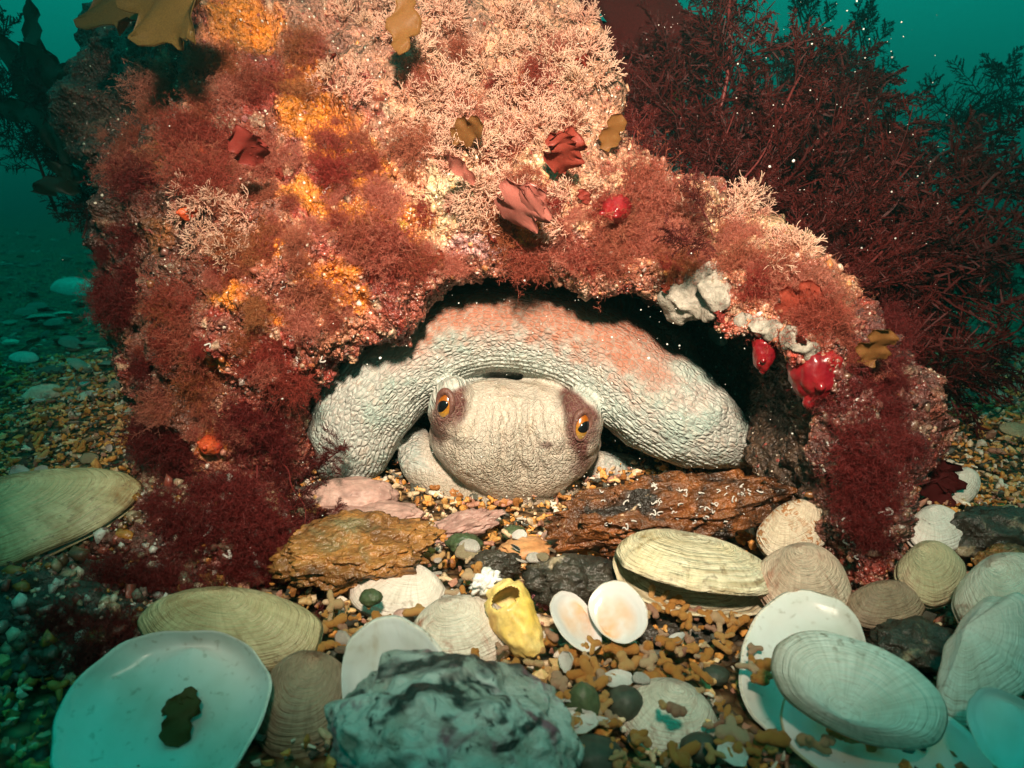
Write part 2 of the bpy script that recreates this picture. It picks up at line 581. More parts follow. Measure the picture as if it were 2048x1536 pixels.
def m_shell(name, c1, c2, stain, ringc, rings=26, stain_lo=0.55, stain_hi=0.68, rough=0.42, ringamt=0.5, zig=0.0, bump=0.0009):
    t = NT(name)
    guv = t.attr('guv', 'Vector')
    sep = t.n('ShaderNodeSeparateXYZ')
    t.l(guv, sep.inputs[0])
    co = t.coord()
    nz = t.noise(co, 55, 4, 0.6)
    cmb = t.n('ShaderNodeCombineXYZ')
    t.l(t.math('ADD', t.math('MULTIPLY', sep.outputs[0], rings), t.math('MULTIPLY', nz, 1.2)), cmb.inputs[0])
    t.l(t.math('MULTIPLY', sep.outputs[1], 0.7), cmb.inputs[1])
    t.l(t.math('MULTIPLY', sep.outputs[2], 0.7), cmb.inputs[2])
    ring = t.mr(t.noise(cmb.outputs[0], 1.0, 2, 0.5), 0.32, 0.68, -1.0, 1.0)
    fine = t.mr(t.noise(cmb.outputs[0], 3.1, 2, 0.5), 0.32, 0.68, -1.0, 1.0)
    irr = t.noise(co, 160, 3)
    c = t.mix(t.mr(nz, 0.35, 0.65), c1, c2)
    rf = t.math('MULTIPLY', t.mr(ring, 0.1, 1.0), t.mr(nz, 0.4, 0.62, 0, ringamt))
    c = t.mix(rf, c, ringc)
    sn = t.noise(co, 38, 6, 0.7, 0.9)
    c = t.mix(t.mr(sn, stain_lo - 0.05, stain_hi), c, stain)
    big = t.noise(co, 24, 4, 0.6, 0.5)
    c = t.mix(0.8, c, t.ramp(big, [(0.3, (0.62, 0.58, 0.52)), (0.5, (0.95, 0.94, 0.92)), (0.7, (1.08, 1.08, 1.06))]), 'MULTIPLY')
    cr = t.n('ShaderNodeCombineXYZ')
    t.l(t.math('MULTIPLY', sep.outputs[0], 2.5), cr.inputs[0])
    t.l(t.math('MULTIPLY', sep.outputs[1], 16.0), cr.inputs[1])
    t.l(t.math('MULTIPLY', sep.outputs[2], 16.0), cr.inputs[2])
    rad = t.noise(cr.outputs[0], 1.0, 3, 0.6)
    c = t.mix(0.6, c, t.ramp(rad, [(0.3, (0.72, 0.68, 0.62)), (0.6, (1.05, 1.04, 1.03))]), 'MULTIPLY')
    if zig:
        wv = t.n('ShaderNodeTexWave')
        t.l(co, wv.inputs['Vector'])
        wv.inputs['Scale'].default_value = 80
        wv.inputs['Distortion'].default_value = 14
        wv.inputs['Detail'].default_value = 3
        wv.inputs['Detail Scale'].default_value = 3.0
        zf = t.math('MULTIPLY', t.mr(wv.outputs['Fac'], 0.72, 0.85), t.mr(t.noise(co, 60, 3), 0.44, 0.55))
        c = t.mix(t.math('MULTIPLY', zf, zig), c, stain)
    dirt = t.math('MULTIPLY', t.mr(t.noise(co, 420, 3), 0.56, 0.68), t.mr(t.noise(co, 30, 3), 0.45, 0.6))
    c = t.mix(t.math('MULTIPLY', dirt, 0.75), c, (0.20, 0.14, 0.08))
    h = t.math('ADD', t.math('MULTIPLY', ring, 0.24), t.math('ADD', t.math('MULTIPLY', fine, 0.16), t.math('MULTIPLY', irr, 0.8)))
    return t.fin(c, rough, t.bump(h, bump, 1.0), spec=0.45)


M_shin = NT('shell_inside')
_n = M_shin.noise(M_shin.coord(), 35, 3)
_c = M_shin.ramp(_n, [(0.32, (0.52, 0.49, 0.43)), (0.5, (0.64, 0.62, 0.58)), (0.68, (0.70, 0.68, 0.66))])
_sp = M_shin.mr(M_shin.noise(M_shin.coord(), 320, 4), 0.60, 0.72)
_c = M_shin.mix(M_shin.math('MULTIPLY', _sp, 0.5), _c, (0.26, 0.20, 0.13))
_g = M_shin.attr('guv', 'Vector')
M_shin = M_shin.fin(_c, 0.28, M_shin.bump(_n, 0.0006), spec=0.5)
t = NT('shell_inside_stained')
_n = t.noise(t.coord(), 45, 4)
_sep = t.n('ShaderNodeSeparateXYZ')
t.l(t.attr('guv', 'Vector'), _sep.inputs[0])
_f = t.math('MULTIPLY', t.mr(_sep.outputs[0], 0.78, 0.42), t.mr(_n, 0.34, 0.55))
M_shst = t.fin(t.mix(_f, (0.70, 0.67, 0.66), (0.72, 0.32, 0.07)), 0.25, t.bump(_n, 0.0006), spec=0.5)
t = NT('shell_inside_grey')
_n = t.noise(t.coord(), 40, 4, 0.6, 0.8)
M_shgr = t.fin(t.ramp(_n, [(0.38, (0.70, 0.72, 0.72)), (0.6, (0.62, 0.62, 0.58)), (0.75, (0.40, 0.30, 0.18))]), 0.3, t.bump(_n, 0.0006), spec=0.5)

S_cream = m_shell('shell_cream', (0.74, 0.64, 0.42), (0.80, 0.74, 0.56), (0.36, 0.25, 0.10), (0.38, 0.29, 0.15), 17, 0.58, 0.66, 0.45, 0.8, bump=0.0018)
S_olive = m_shell('shell_olive', (0.50, 0.42, 0.23), (0.64, 0.55, 0.33), (0.32, 0.19, 0.08), (0.34, 0.26, 0.13), 26, 0.52, 0.70, 0.4, 0.5)
S_white = m_shell('shell_white', (0.80, 0.76, 0.70), (0.84, 0.82, 0.78), (0.55, 0.42, 0.28), (0.70, 0.63, 0.54), 24, 0.66, 0.76, 0.42, 0.35, bump=0.0006)
S_pale = m_shell('shell_pale', (0.80, 0.72, 0.64), (0.84, 0.78, 0.72), (0.62, 0.36, 0.26), (0.72, 0.58, 0.5), 22, 0.62, 0.72, 0.35, 0.4, bump=0.0005)
S_rust = m_shell('shell_rust_spots', (0.74, 0.68, 0.58), (0.80, 0.75, 0.66), (0.34, 0.12, 0.055), (0.60, 0.48, 0.36), 26, 0.57, 0.64, 0.45, 0.5)
S_zig = m_shell('shell_zigzag', (0.74, 0.62, 0.46), (0.80, 0.72, 0.58), (0.42, 0.18, 0.06), (0.60, 0.46, 0.30), 30, 0.68, 0.78, 0.4, 0.5, 1.0)
S_pinkr = m_shell('shell_pink_rust', (0.66, 0.48, 0.36), (0.78, 0.64, 0.50), (0.40, 0.14, 0.08), (0.52, 0.34, 0.26), 34, 0.56, 0.66, 0.5, 0.6, bump=0.0014)
S_brown = m_shell('shell_brown', (0.34, 0.24, 0.17), (0.46, 0.33, 0.22), (0.18, 0.11, 0.07), (0.28, 0.19, 0.13), 24, 0.55, 0.68, 0.5, 0.4)
S_buff = m_shell('shell_buff', (0.54, 0.46, 0.28), (0.62, 0.52, 0.34), (0.50, 0.26, 0.18), (0.46, 0.38, 0.24), 24, 0.58, 0.70, 0.55, 0.3)


# ------------------------------------------------------------------ the seabed
def grid(xs, ys, zf):
    X, Y = np.meshgrid(xs, ys, indexing='xy')
    V = np.stack([X.ravel(), Y.ravel(), np.zeros(X.size)], -1)
    V[:, 2] = zf(V)
    nx, ny = len(xs), len(ys)
    i = np.arange(ny - 1)[:, None] * nx + np.arange(nx - 1)[None, :]
    F = np.stack([i, i + 1, i + nx + 1, i + nx], -1).reshape(-1, 4)
    return V, F


def bedz(V):
    d = np.hypot(V[:, 0], V[:, 1] - 0.3)
    Q = np.stack([V[:, 0], V[:, 1], np.zeros(len(V))], -1)
    a = np.clip(d / 1.5, 0, 1)
    z = 0.003 * fbm(Q, 18, 2) + 0.03 * a * fbm(Q, 1.7, 3, 4.0) + 0.012 * a * fbm(Q, 9, 2, 9.0)
    return z - 0.004


ax = np.concatenate([-np.geomspace(30, 1.2, 30), np.linspace(-1.15, 1.15, 180), np.geomspace(1.2, 30, 30)])
ay = np.concatenate([-np.geomspace(30, 0.6, 20), np.linspace(-0.55, 2.6, 200), np.geomspace(2.65, 30, 40)])
V, F = grid(ax, ay, bedz)
link('seabed', mesh('seabed', V, F, [M_bed]), kind='structure')


def bed_at(x, y):
    return float(bedz(np.array([[x, y, 0.0]]))[0])


# ------------------------------------------------------------------ the boulder with the den under it
ST = [  # lip, face, outer edge: (px, py, Y)
    ((600, 945, .435), (430, 985, .405), (262, 930, .44)),
    ((612, 850, .42), (430, 800, .39), (240, 770, .44)),
    ((650, 762, .40), (430, 660, .38), (228, 620, .45)),
    ((735, 678, .392), (470, 500, .38), (182, 400, .48)),
    ((845, 598, .395), (600, 350, .408), (140, 150, .52)),
    ((955, 552, .400), (760, 260, .425), (330, -160, .57)),
    ((1050, 542, .402), (930, 250, .43), (800, -260, .60)),
    ((1170, 562, .400), (1090, 330, .418), (1110, -30, .55)),
    ((1290, 598, .392), (1290, 430, .398), (1235, 275, .47)),
    ((1420, 648, .372), (1450, 510, .37), (1440, 392, .43)),
    ((1522, 690, .348), (1600, 600, .355), (1640, 520, .41)),
    ((1636, 730, .335), (1715, 735, .335), (1765, 680, .39)),
    ((1672, 850, .325), (1755, 850, .32), (1815, 820, .37)),
    ((1692, 985, .315), (1765, 990, .31), (1812, 980, .36)),
    ((1705, 1150, .302), (1745, 1160, .298), (1790, 1130, .33)),
]
ctrl = []
for lip, mid, out in ST:
    L, Mi, O = (np.array(P(*q)) for q in (lip, mid, out))
    C = np.array([0.02, 0, 0.02])

    def inn(dy, k, up=0.0):
        q = L.copy()
        q[1] += dy
        c = C.copy()
        c[1] = q[1]
        q = q + (c - q) * k
        q[2] += up * max(0, min(1, L[2] / 0.1))
        return q
    brow = L * 0.68 + Mi * 0.32 + np.array([0, -0.012, 0.0])
    B1 = O * np.array([0.97, 1, 0.80]) + np.array([0, 0.13, 0])
    B2 = O * np.array([0.75, 1, 0.0]) + np.array([0, 0.34, -0.03])
    ctrl.append([np.array([0.02, 0.66, 0.0]), inn(.20, .55), inn(.13, .14, .012), inn(.055, .05, .012), L, brow, Mi, O, B1, B2])
ctrl = np.array(ctrl)
lowA, lowB = ctrl[0].copy(), ctrl[-1].copy()
lowA[:, 2] -= 0.05
lowB[:, 2] -= 0.05
ctrl = np.concatenate([lowA[None], ctrl, lowB[None]])
NU = 860
tu = np.linspace(0, len(ctrl) - 1, NU)
rows = catmull(ctrl, tu)                       # (NU, 10, 3)
tv = []
for k, c in enumerate([8, 14, 22, 40, 56, 90, 90, 26, 10]):
    tv += list(k + np.arange(c) / c)
tv.append(9)
tv = np.array(tv)
NV = len(tv)
S = catmull(rows.transpose(1, 0, 2), tv)       # (NV, NU, 3)


def grid_normals(S):
    du = np.gradient(S, axis=1)
    dv = np.gradient(S, axis=0)
    n = np.cross(du, dv)
    return n / (np.linalg.norm(n, axis=2)[:, :, None] + 1e-12)


N = grid_normals(S)
Vr = S.reshape(-1, 3)
Nr = N.reshape(-1, 3)
mid = (NV * 6 // 10) * NU + NU // 2
if Nr[np.argmin(np.abs(proj(Vr)[0] - 900) + np.abs(proj(Vr)[1] - 300))][1] > 0:
    Nr = -Nr
amp = np.repeat(sstep(0.5, 3.2, tv), NU)
dsp = 0.0125 * fbm(Vr, 13, 2, 1.0) + 0.0090 * fbm(Vr, 38, 2, 5.0) + 0.0055 * np.abs(fbm(Vr, 85, 2, 3.0)) + 0.0028 * fbm(Vr, 190, 2, 7.0)
Vd = Vr + Nr * (dsp * amp)[:, None]
i = np.arange(NV - 1)[:, None] * NU + np.arange(NU - 1)[None, :]
Fr = np.stack([i, i + 1, i + NU + 1, i + NU], -1).reshape(-1, 4)
# colours of the crusts
px, py = proj(Vr)
vrow = np.repeat(tv, NU)
n1 = fbm(Vr, 22, 3, 2.0)
n2 = fbm(Vr, 55, 3, 6.0)
n3 = fbm(Vr, 120, 2, 8.0)


def mixc(c, f, col):
    return c * (1 - f[:, None]) + np.array(col)[None, :] * f[:, None]


c = np.tile(np.array([0.30, 0.075, 0.045]), (len(Vr), 1))
c = mixc(c, sstep(-0.1, 0.45, n1), (0.50, 0.20, 0.11))
c = mixc(c, sstep(0.15, 0.5, n2), (0.30, 0.045, 0.030))
c = mixc(c, sstep(0.35, 0.65, n3) * 0.8, (0.58, 0.40, 0.26))


def blob(c, x, y, rx, ry, col, s=1.0, soft=0.55):
    d = np.hypot((px - x) / rx, (py - y) / ry) + 0.38 * n2 + 0.22 * n3
    return mixc(c, s * sstep(1.0 + soft * 0.5, 1.0 - soft * 0.5, d), col)


c = blob(c, 1010, 230, 260, 320, (0.64, 0.33, 0.20), 0.85)
c = blob(c, 760, 60, 240, 120, (0.44, 0.22, 0.15), 0.7)
c = blob(c, 1420, 470, 260, 75, (0.66, 0.40, 0.22), 0.85)
c = blob(c, 1000, 400, 140, 90, (0.68, 0.40, 0.22), 0.8)
c = blob(c, 900, 400, 70, 60, (0.62, 0.52, 0.32), 0.8)
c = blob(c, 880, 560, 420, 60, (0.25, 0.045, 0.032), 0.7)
c = blob(c, 1200, 530, 120, 40, (0.50, 0.24, 0.15), 0.6)
c = blob(c, 960, 480, 60, 30, (0.62, 0.36, 0.36), 0.8)
c = blob(c, 1130, 490, 50, 25, (0.62, 0.34, 0.34), 0.7)
for (x, y, rx, ry) in [(600, 185, 48, 85), (660, 265, 60, 60), (720, 330, 60, 45), (740, 425, 120, 38), (610, 385, 50, 32), (500, 60, 65, 45),
                       (780, 470, 60, 22), (650, 560, 60, 40), (450, 590, 50, 30), (1060, 475, 48, 26), (700, 600, 50, 26), (330, 330, 30, 40),
                       (540, 480, 40, 26), (340, 480, 26, 30), (420, 720, 40, 30), (430, 880, 30, 22), (1050, 190, 30, 18), (560, 640, 34, 20)]:
    c = blob(c, x, y, rx, ry, (0.72, 0.22, 0.012), 0.85, 0.7)
c = blob(c, 770, 448, 50, 18, (0.85, 0.52, 0.03), 0.9, 0.4)
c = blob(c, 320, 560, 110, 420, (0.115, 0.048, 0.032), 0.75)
c = blob(c, 200, 200, 110, 330, (0.05, 0.028, 0.02), 0.9)  # shade of the turned-away left flank, painted into the crust colour
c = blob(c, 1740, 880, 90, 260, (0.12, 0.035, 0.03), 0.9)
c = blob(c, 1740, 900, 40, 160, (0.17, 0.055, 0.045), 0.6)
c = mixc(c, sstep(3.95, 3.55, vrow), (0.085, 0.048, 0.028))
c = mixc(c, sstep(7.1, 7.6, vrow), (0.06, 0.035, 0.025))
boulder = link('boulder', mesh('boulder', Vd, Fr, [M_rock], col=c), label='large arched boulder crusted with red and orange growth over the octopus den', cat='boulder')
bv_rock = BVHTree.FromPolygons([Vector(v) for v in Vd], Fr.tolist())
CAMP = Vector((0, 0, CAMZ))


def hit(px_, py_, bv=None):
    d = ray(px_, py_).normalized()
    loc, nor, idx, dist = (bv or bv_rock).ray_cast(CAMP, d)
    if loc is None:
        return None, None
    if nor.dot(d) > 0:
        nor = -nor
    return loc, nor


# ------------------------------------------------------------------ the octopus: one continuous skin
def ball_np(cen, r, rot=None, nu=32, nv=20):
    u = np.linspace(0, 2 * PI, nu, endpoint=False)
    v = np.linspace(0, PI, nv)[1:-1]
    Vv = np.stack([np.outer(np.sin(v), np.cos(u)), np.outer(np.sin(v), np.sin(u)), np.outer(np.cos(v), np.ones(nu))], -1).reshape(-1, 3)
    Vv = np.concatenate([Vv, [[0, 0, 1], [0, 0, -1]]]) * np.array(r)
    if rot is not None:
        Vv = Vv @ np.array(rot).T
    Vv = Vv + np.array(cen)
    n = nv - 2
    i = np.arange(n - 1)[:, None] * nu
    j = np.arange(nu)[None, :]
    F4 = np.stack([i + j, i + nu + j, i + nu + (j + 1) % nu, i + (j + 1) % nu], -1).reshape(-1, 4)
    k = np.arange(nu)
    T = n * nu
    F3 = np.concatenate([np.stack([np.full(nu, T), k, (k + 1) % nu], -1),
                         np.stack([np.full(nu, T + 1), (n - 1) * nu + (k + 1) % nu, (n - 1) * nu + k], -1)])
    return Vv, F3, F4


def add_ball(mb, cen, r, rot=None):
    Vv, F3, F4 = ball_np(cen, r, rot)
    mb.F3.append(F3 + mb.n)
    mb.F4.append(F4 + mb.n)
    mb.V.append(Vv)
    mb.T.append(np.zeros(len(Vv)))
    mb.n += len(Vv)


def remesh(mb, vox, smooth_it):
    V, F = mb.arr()
    me = mesh('tmp', V, F)
    o = bpy.data.objects.new('tmp', me)
    COL.objects.link(o)
    md = o.modifiers.new('r', 'REMESH')
    md.mode = 'VOXEL'
    md.voxel_size = vox
    sm = o.modifiers.new('s', 'SMOOTH')
    sm.factor = 0.5
    sm.iterations = smooth_it
    dg = bpy.context.evaluated_depsgraph_get()
    ev = o.evaluated_get(dg)
    m2 = ev.to_mesh()
    n = len(m2.vertices)
    Vv = np.empty(n * 3)
    m2.vertices.foreach_get('co', Vv)
    Vv = Vv.reshape(-1, 3)
    nl = len(m2.loops)
    li = np.empty(nl, dtype=np.int32)
    m2.loops.foreach_get('vertex_index', li)
    Fv = li.reshape(-1, 4)
    Nn = np.empty(n * 3)
    m2.vertices.foreach_get('normal', Nn)
    Nn = Nn.reshape(-1, 3)
    ev.to_mesh_clear()
    bpy.data.objects.remove(o)
    bpy.data.meshes.remove(me)
    return Vv, Fv, Nn


MC = [(655, 945, .430, 34), (690, 905, .432, 84), (735, 800, .438, 104), (825, 712, .444, 98), (945, 662, .448, 86), (1080, 662, .447, 90),
      (1200, 712, .440, 100), (1305, 795, .428, 106), (1395, 850, .422, 94), (1466, 888, .424, 54), (1515, 918, .435, 20)]
cc = np.array([list(P(a, b, y)) + [r * y / FPX / CP] for a, b, y, r in MC])
tt = np.linspace(0, len(MC) - 1, 140)
mc = catmull(cc, tt)
mb = MB()
mb.tube(mc[:, :3], np.maximum(mc[:, 3], 0.003), 36)
# rear of the mantle, deeper in the den
add_ball(mb, P(1040, 640, .49), (0.088, 0.055, 0.040))
add_ball(mb, P(1230, 720, .475), (0.055, 0.05, 0.036))
add_ball(mb, P(860, 720, .48), (0.050, 0.05, 0.034))
HC = P(1030, 868, .415)
k = depth(HC) / FPX
Vh, F3h, F4h = ball_np((0, 0, 0), (1, 1, 1), nu=64, nv=40)
Vh = np.sign(Vh) * np.abs(Vh) ** np.array([0.80, 0.95, 0.84])
lowr = np.clip(-Vh[:, 2], 0, 1)
Vh[:, 0] *= 1 - 0.50 * lowr ** 1.35
Vh[:, 1] *= 1 - 0.10 * lowr
Vh = Vh * np.array([176 * k, 0.040, 130 * k]) + np.array(P(1030, 882, .428))
Vh[:, 2] -= 0.045 * (Vh[:, 0] - HC.x)
mb.F3.append(F3h + mb.n)
mb.F4.append(F4h + mb.n)
mb.V.append(Vh)
mb.T.append(np.zeros(len(Vh)))
mb.n += len(Vh)
add_ball(mb, P(908, 822, .413), (50 * k, 0.0185, 70 * k))
add_ball(mb, P(1152, 852, .411), (53 * k, 0.0185, 74 * k))
add_ball(mb, P(1020, 968, .435), (150 * k, 0.036, 46 * k))
# arms tucked below the head
arm = catmull(np.array([list(P(828, 880, .462)) + [.010], list(P(852, 925, .438)) + [.0160], list(P(925, 978, .428)) + [.0150], list(P(1040, 994, .43)) + [.012], list(P(1150, 985, .44)) + [.010]]), np.linspace(0, 4, 50))
mb.tube(arm[:, :3], arm[:, 3], 20)
arm = catmull(np.array([list(P(1180, 940, .45)) + [.014], list(P(1240, 950, .46)) + [.014], list(P(1300, 940, .48)) + [.010]]), np.linspace(0, 2, 30))
mb.tube(arm[:, :3], arm[:, 3], 20)
arm = catmull(np.array([list(P(1400, 760, .47)) + [.010], list(P(1450, 790, .47)) + [.009], list(P(1478, 840, .465)) + [.007]]), np.linspace(0, 2, 30))
mb.tube(arm[:, :3], arm[:, 3], 16)
Vo, Fo, No = remesh(mb, 0.0012, 9)
# skin field along the draped mantle / arm
cs = mc[:, :3]
d2 = np.full(len(Vo), 1e9)
idx = np.zeros(len(Vo), dtype=int)
for a in range(0, len(Vo), 20000):
    D = ((Vo[a:a + 20000, None, :] - cs[None]) ** 2).sum(-1)
    idx[a:a + 20000] = D.argmin(1)
    d2[a:a + 20000] = D.min(1)
tan = np.gradient(cs, axis=0)
tan /= np.linalg.norm(tan, axis=1)[:, None]
arc = np.concatenate([[0], np.cumsum(np.linalg.norm(np.diff(cs, axis=0), axis=1))])
rel = Vo - cs[idx]
along = arc[idx] + (rel * tan[idx]).sum(1)
fw = np.array([0, -1.0, 0])
bx = np.cross(tan[idx], fw)
bx /= np.linalg.norm(bx, axis=1)[:, None]
ang = np.arctan2((rel * bx).sum(1), rel @ fw)
flow = np.stack([along, ang * mc[idx, 3], np.zeros(len(Vo))], -1)
px, py = proj(Vo)
front = sstep(0.455, 0.435, Vo[:, 1])
hd = np.hypot((px - 1028) / 185, (py - 880) / 128)
hmask = sstep(1.05, 0.95, hd) * sstep(0.465, 0.445, Vo[:, 1])
hmask = np.maximum(hmask, sstep(925, 955, py) * sstep(1260, 1200, px) * sstep(805, 825, px) * front)
q1 = fbm(Vo, 60, 3, 2.0)
q2 = fbm(Vo, 170, 2, 5.0)
# wrinkles and folds
fold = np.zeros(len(Vo))
fx = (px - 1035 - 0.06 * (py - 850))
cent = np.exp(-(fx / 85) ** 2) * sstep(770, 830, py) * sstep(990, 930, py)
spread = 1 + 0.0016 * np.maximum(py - 800, 0)
fold += -0.0042 * cent * (0.5 + 0.5 * np.cos(fx / spread / 11.0 * 2 * PI / 2.6 + q1 * 2.2)) ** 2 * hmask
fold += -0.0030 * np.exp(-(((px - 1040) / 50) ** 2 + ((py - 775) / 26) ** 2)) * hmask
fold += -0.0022 * np.exp(-((px - 1045) / 40) ** 2) * sstep(800, 880, py) * sstep(1000, 940, py) * hmask
for ex, ey in ((925, 872), (1110, 880)):     # brow horns
    fold += 0.0050 * np.exp(-(((px - ex) / 20) ** 2 + ((py - ey) / 17) ** 2)) * hmask
# skirt pleats of the mantle edge over the head
mant = 1 - hmask
edge = mant * np.exp(-((ang - 0.9) / 0.5) ** 2)
fold += -0.0011 * edge * (0.5 + 0.5 * np.cos(flow[:, 1] / 0.0036 * 2 * PI + q1 * 1.5))
fold += 0.0012 * mant * q1 + 0.0009 * hmask * q1
Vo2 = Vo + No * fold[:, None]
# colours of the skin
oc = np.tile(np.array([0.50, 0.50, 0.46]), (len(Vo), 1))
oc = mixc(oc, sstep(-0.05, 0.5, q1) * 0.6, (0.36, 0.47, 0.42))
oc = mixc(oc, sstep(0.2, 0.6, q2) * 0.5, (0.56, 0.45, 0.37))


def oblob(c, x, y, rx, ry, col, s=1.0, soft=0.5, m=1.0):
    d = np.hypot((px - x) / rx, (py - y) / ry) + 0.16 * q1 + 0.16 * q2
    return mixc(c, s * m * sstep(1 + soft, 1 - soft, d), col)


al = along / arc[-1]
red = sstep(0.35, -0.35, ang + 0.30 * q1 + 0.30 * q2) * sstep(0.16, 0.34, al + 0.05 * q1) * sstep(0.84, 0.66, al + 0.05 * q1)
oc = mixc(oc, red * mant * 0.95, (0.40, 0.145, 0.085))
oc = mixc(oc, sstep(0.455, 0.485, Vo[:, 1]) * mant, (0.40, 0.13, 0.08))
oc = mixc(oc, mant * np.exp(-((ang - 0.75) / 0.28) ** 2) * sstep(0.02, 0.08, along) * 0.8, (0.58, 0.61, 0.56))
oc = mixc(oc, red * mant * sstep(-0.5, -1.2, ang) * 0.7, (0.26, 0.075, 0.045))  # mantle top: shade painted in as a darker red
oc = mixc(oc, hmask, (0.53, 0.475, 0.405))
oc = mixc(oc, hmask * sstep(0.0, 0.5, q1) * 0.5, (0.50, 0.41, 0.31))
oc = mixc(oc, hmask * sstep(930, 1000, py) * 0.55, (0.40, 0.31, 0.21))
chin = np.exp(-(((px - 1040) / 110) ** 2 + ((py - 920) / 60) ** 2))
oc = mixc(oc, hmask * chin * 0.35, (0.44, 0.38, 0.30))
BR = (0.11, 0.038, 0.033)
for ex_, ey_ in ((887, 812), (1166, 852)):
    oc = oblob(oc, ex_, ey_, 34, 50, BR, 0.9, 0.35, hmask)
for (x, y, rx, ry, s) in [(913, 800, 15, 46, .9), (912, 768, 16, 16, .8), (880, 765, 22, 15, .8), (880, 862, 15, 22, .75), (1144, 800, 20, 28, .9), (1150, 845, 15, 52, .85),
                          (1190, 822, 26, 13, .95), (1162, 895, 11, 20, .9), (1168, 920, 10, 12, .7), (1160, 940, 14, 10, .6), (1093, 890, 8, 6, .6)]:
    oc = oblob(oc, x, y, rx * 1.3, ry * 1.3, BR, min(1.0, s * 1.15), 0.4, hmask)
t = NT('octopus_skin')
co = t.coord()
fl = t.attr('flow', 'Vector')
hm = t.attr('hm', 'Fac')
mp = t.n('ShaderNodeMapping')
mp.inputs['Scale'].default_value = (0.66, 1.0, 1.0)
t.l(fl, mp.inputs[0])
wob = t.noise(co, 60, 2, out='Color')
wm = t.n('ShaderNodeMix', data_type='RGBA', blend_type='LINEAR_LIGHT')
wm.inputs[0].default_value = 0.0018
t.l(mp.outputs[0], wm.inputs[6])
t.l(wob, wm.inputs[7])
v1 = t.voro(wm.outputs[2], 390, 'DISTANCE_TO_EDGE')
v1b = t.voro(wm.outputs[2], 390, 'F1', 'Color')
v2 = t.voro(co, 360, 'DISTANCE_TO_EDGE')
v3 = t.voro(co, 800, 'DISTANCE_TO_EDGE')
nz = t.noise(co, 420, 3)
a = t.mr(v1, 0.0, 0.30)
b = t.math('ADD', t.math('MULTIPLY', t.mr(v2, 0.0, 0.22), 0.75), t.math('MULTIPLY', t.mr(v3, 0.0, 0.25), 0.35))
mh = t.n('ShaderNodeMix', data_type='FLOAT')
t.l(hm, mh.inputs[0])
t.l(a, mh.inputs[2])
t.l(b, mh.inputs[3])
cell = mh.outputs[0]
mw = t.n('ShaderNodeMapping')
mw.inputs['Scale'].default_value = (34, 330, 1)
t.l(fl, mw.inputs[0])
wr1 = t.noise(mw.outputs[0], 1.0, 3, 0.6)
mw2 = t.n('ShaderNodeMapping')
mw2.inputs['Scale'].default_value = (300, 120, 60)
t.l(co, mw2.inputs[0])
wr2 = t.noise(mw2.outputs[0], 1.0, 3, 0.6)
mwr = t.n('ShaderNodeMix', data_type='FLOAT')
t.l(hm, mwr.inputs[0])
t.l(wr1, mwr.inputs[2])
t.l(wr2, mwr.inputs[3])
h = t.math('ADD', t.math('ADD', t.math('MULTIPLY', cell, 0.75), t.math('MULTIPLY', nz, 0.35)), t.math('MULTIPLY', mwr.outputs[0], 2.0))
c_ = t.attr('col')
c_ = t.mix(t.mr(cell, 0.0, 0.45, 0.42, 0.0), c_, t.mix(hm, (0.20, 0.30, 0.27), (0.42, 0.31, 0.21)))
sepc = t.n('ShaderNodeSeparateColor')
t.l(v1b, sepc.inputs[0])
c_ = t.mix(0.35, c_, t.ramp(sepc.outputs[0], [(0.0, (0.7, 0.8, 0.78)), (1.0, (1.25, 1.15, 1.1))]), 'MULTIPLY')
c_ = t.mix(0.3, c_, t.ramp(nz, [(0.3, (0.6, 0.55, 0.5)), (0.7, (1.25, 1.25, 1.25))]), 'MULTIPLY')
M_oct = t.fin(c_, 0.52, t.bump(t.math('MULTIPLY', h, t.attr('amp', 'Fac')), 0.0012, 1.0), sss=0.0, spec=0.35)
ampv = hmask * (0.50 + 0.85 * chin + 0.25 * sstep(0.1, 0.5, q1)) + mant * (0.95 - 0.30 * red)
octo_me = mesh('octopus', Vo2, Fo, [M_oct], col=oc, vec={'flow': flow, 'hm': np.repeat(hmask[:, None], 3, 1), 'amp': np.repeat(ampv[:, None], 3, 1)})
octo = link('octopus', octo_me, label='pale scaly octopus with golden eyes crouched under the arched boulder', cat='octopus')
bv_oct = BVHTree.FromPolygons([Vector(v) for v in Vo2], Fo.tolist())

t = NT('iris')
co = t.coord()
sp = t.n('ShaderNodeSeparateXYZ')
t.l(co, sp.inputs[0])
nz = t.noise(co, 900, 3)
zz = t.math('ADD', sp.outputs['Y'], t.math('MULTIPLY', t.math('SUBTRACT', nz, 0.5), 0.006))
c_ = t.ramp(t.mr(zz, -0.009, 0.009), [(0.0, (0.34, 0.25, 0.10)), (0.3, (0.36, 0.17, 0.02)), (0.62, (0.40, 0.115, 0.006)), (1.0, (0.16, 0.03, 0.005))])
c_ = t.mix(0.5, c_, t.ramp(nz, [(0.35, (0.5, 0.5, 0.5)), (0.65, (1.3, 1.3, 1.3))]), 'MULTIPLY')
M_iris = t.fin(c_, 0.2, spec=0.6, coat=0.8)
t = NT('pupil')
M_pupil = t.fin((0.006, 0.006, 0.007), 0.12, spec=0.5)
t = NT('eyelid')
M_lid = t.fin(t.mix(t.mr(t.noise(t.coord(), 300, 3), 0.4, 0.6), (0.17, 0.08, 0.06), (0.10, 0.04, 0.03)), 0.5, t.bump(t.noise(t.coord(), 600, 2), 0.0005))
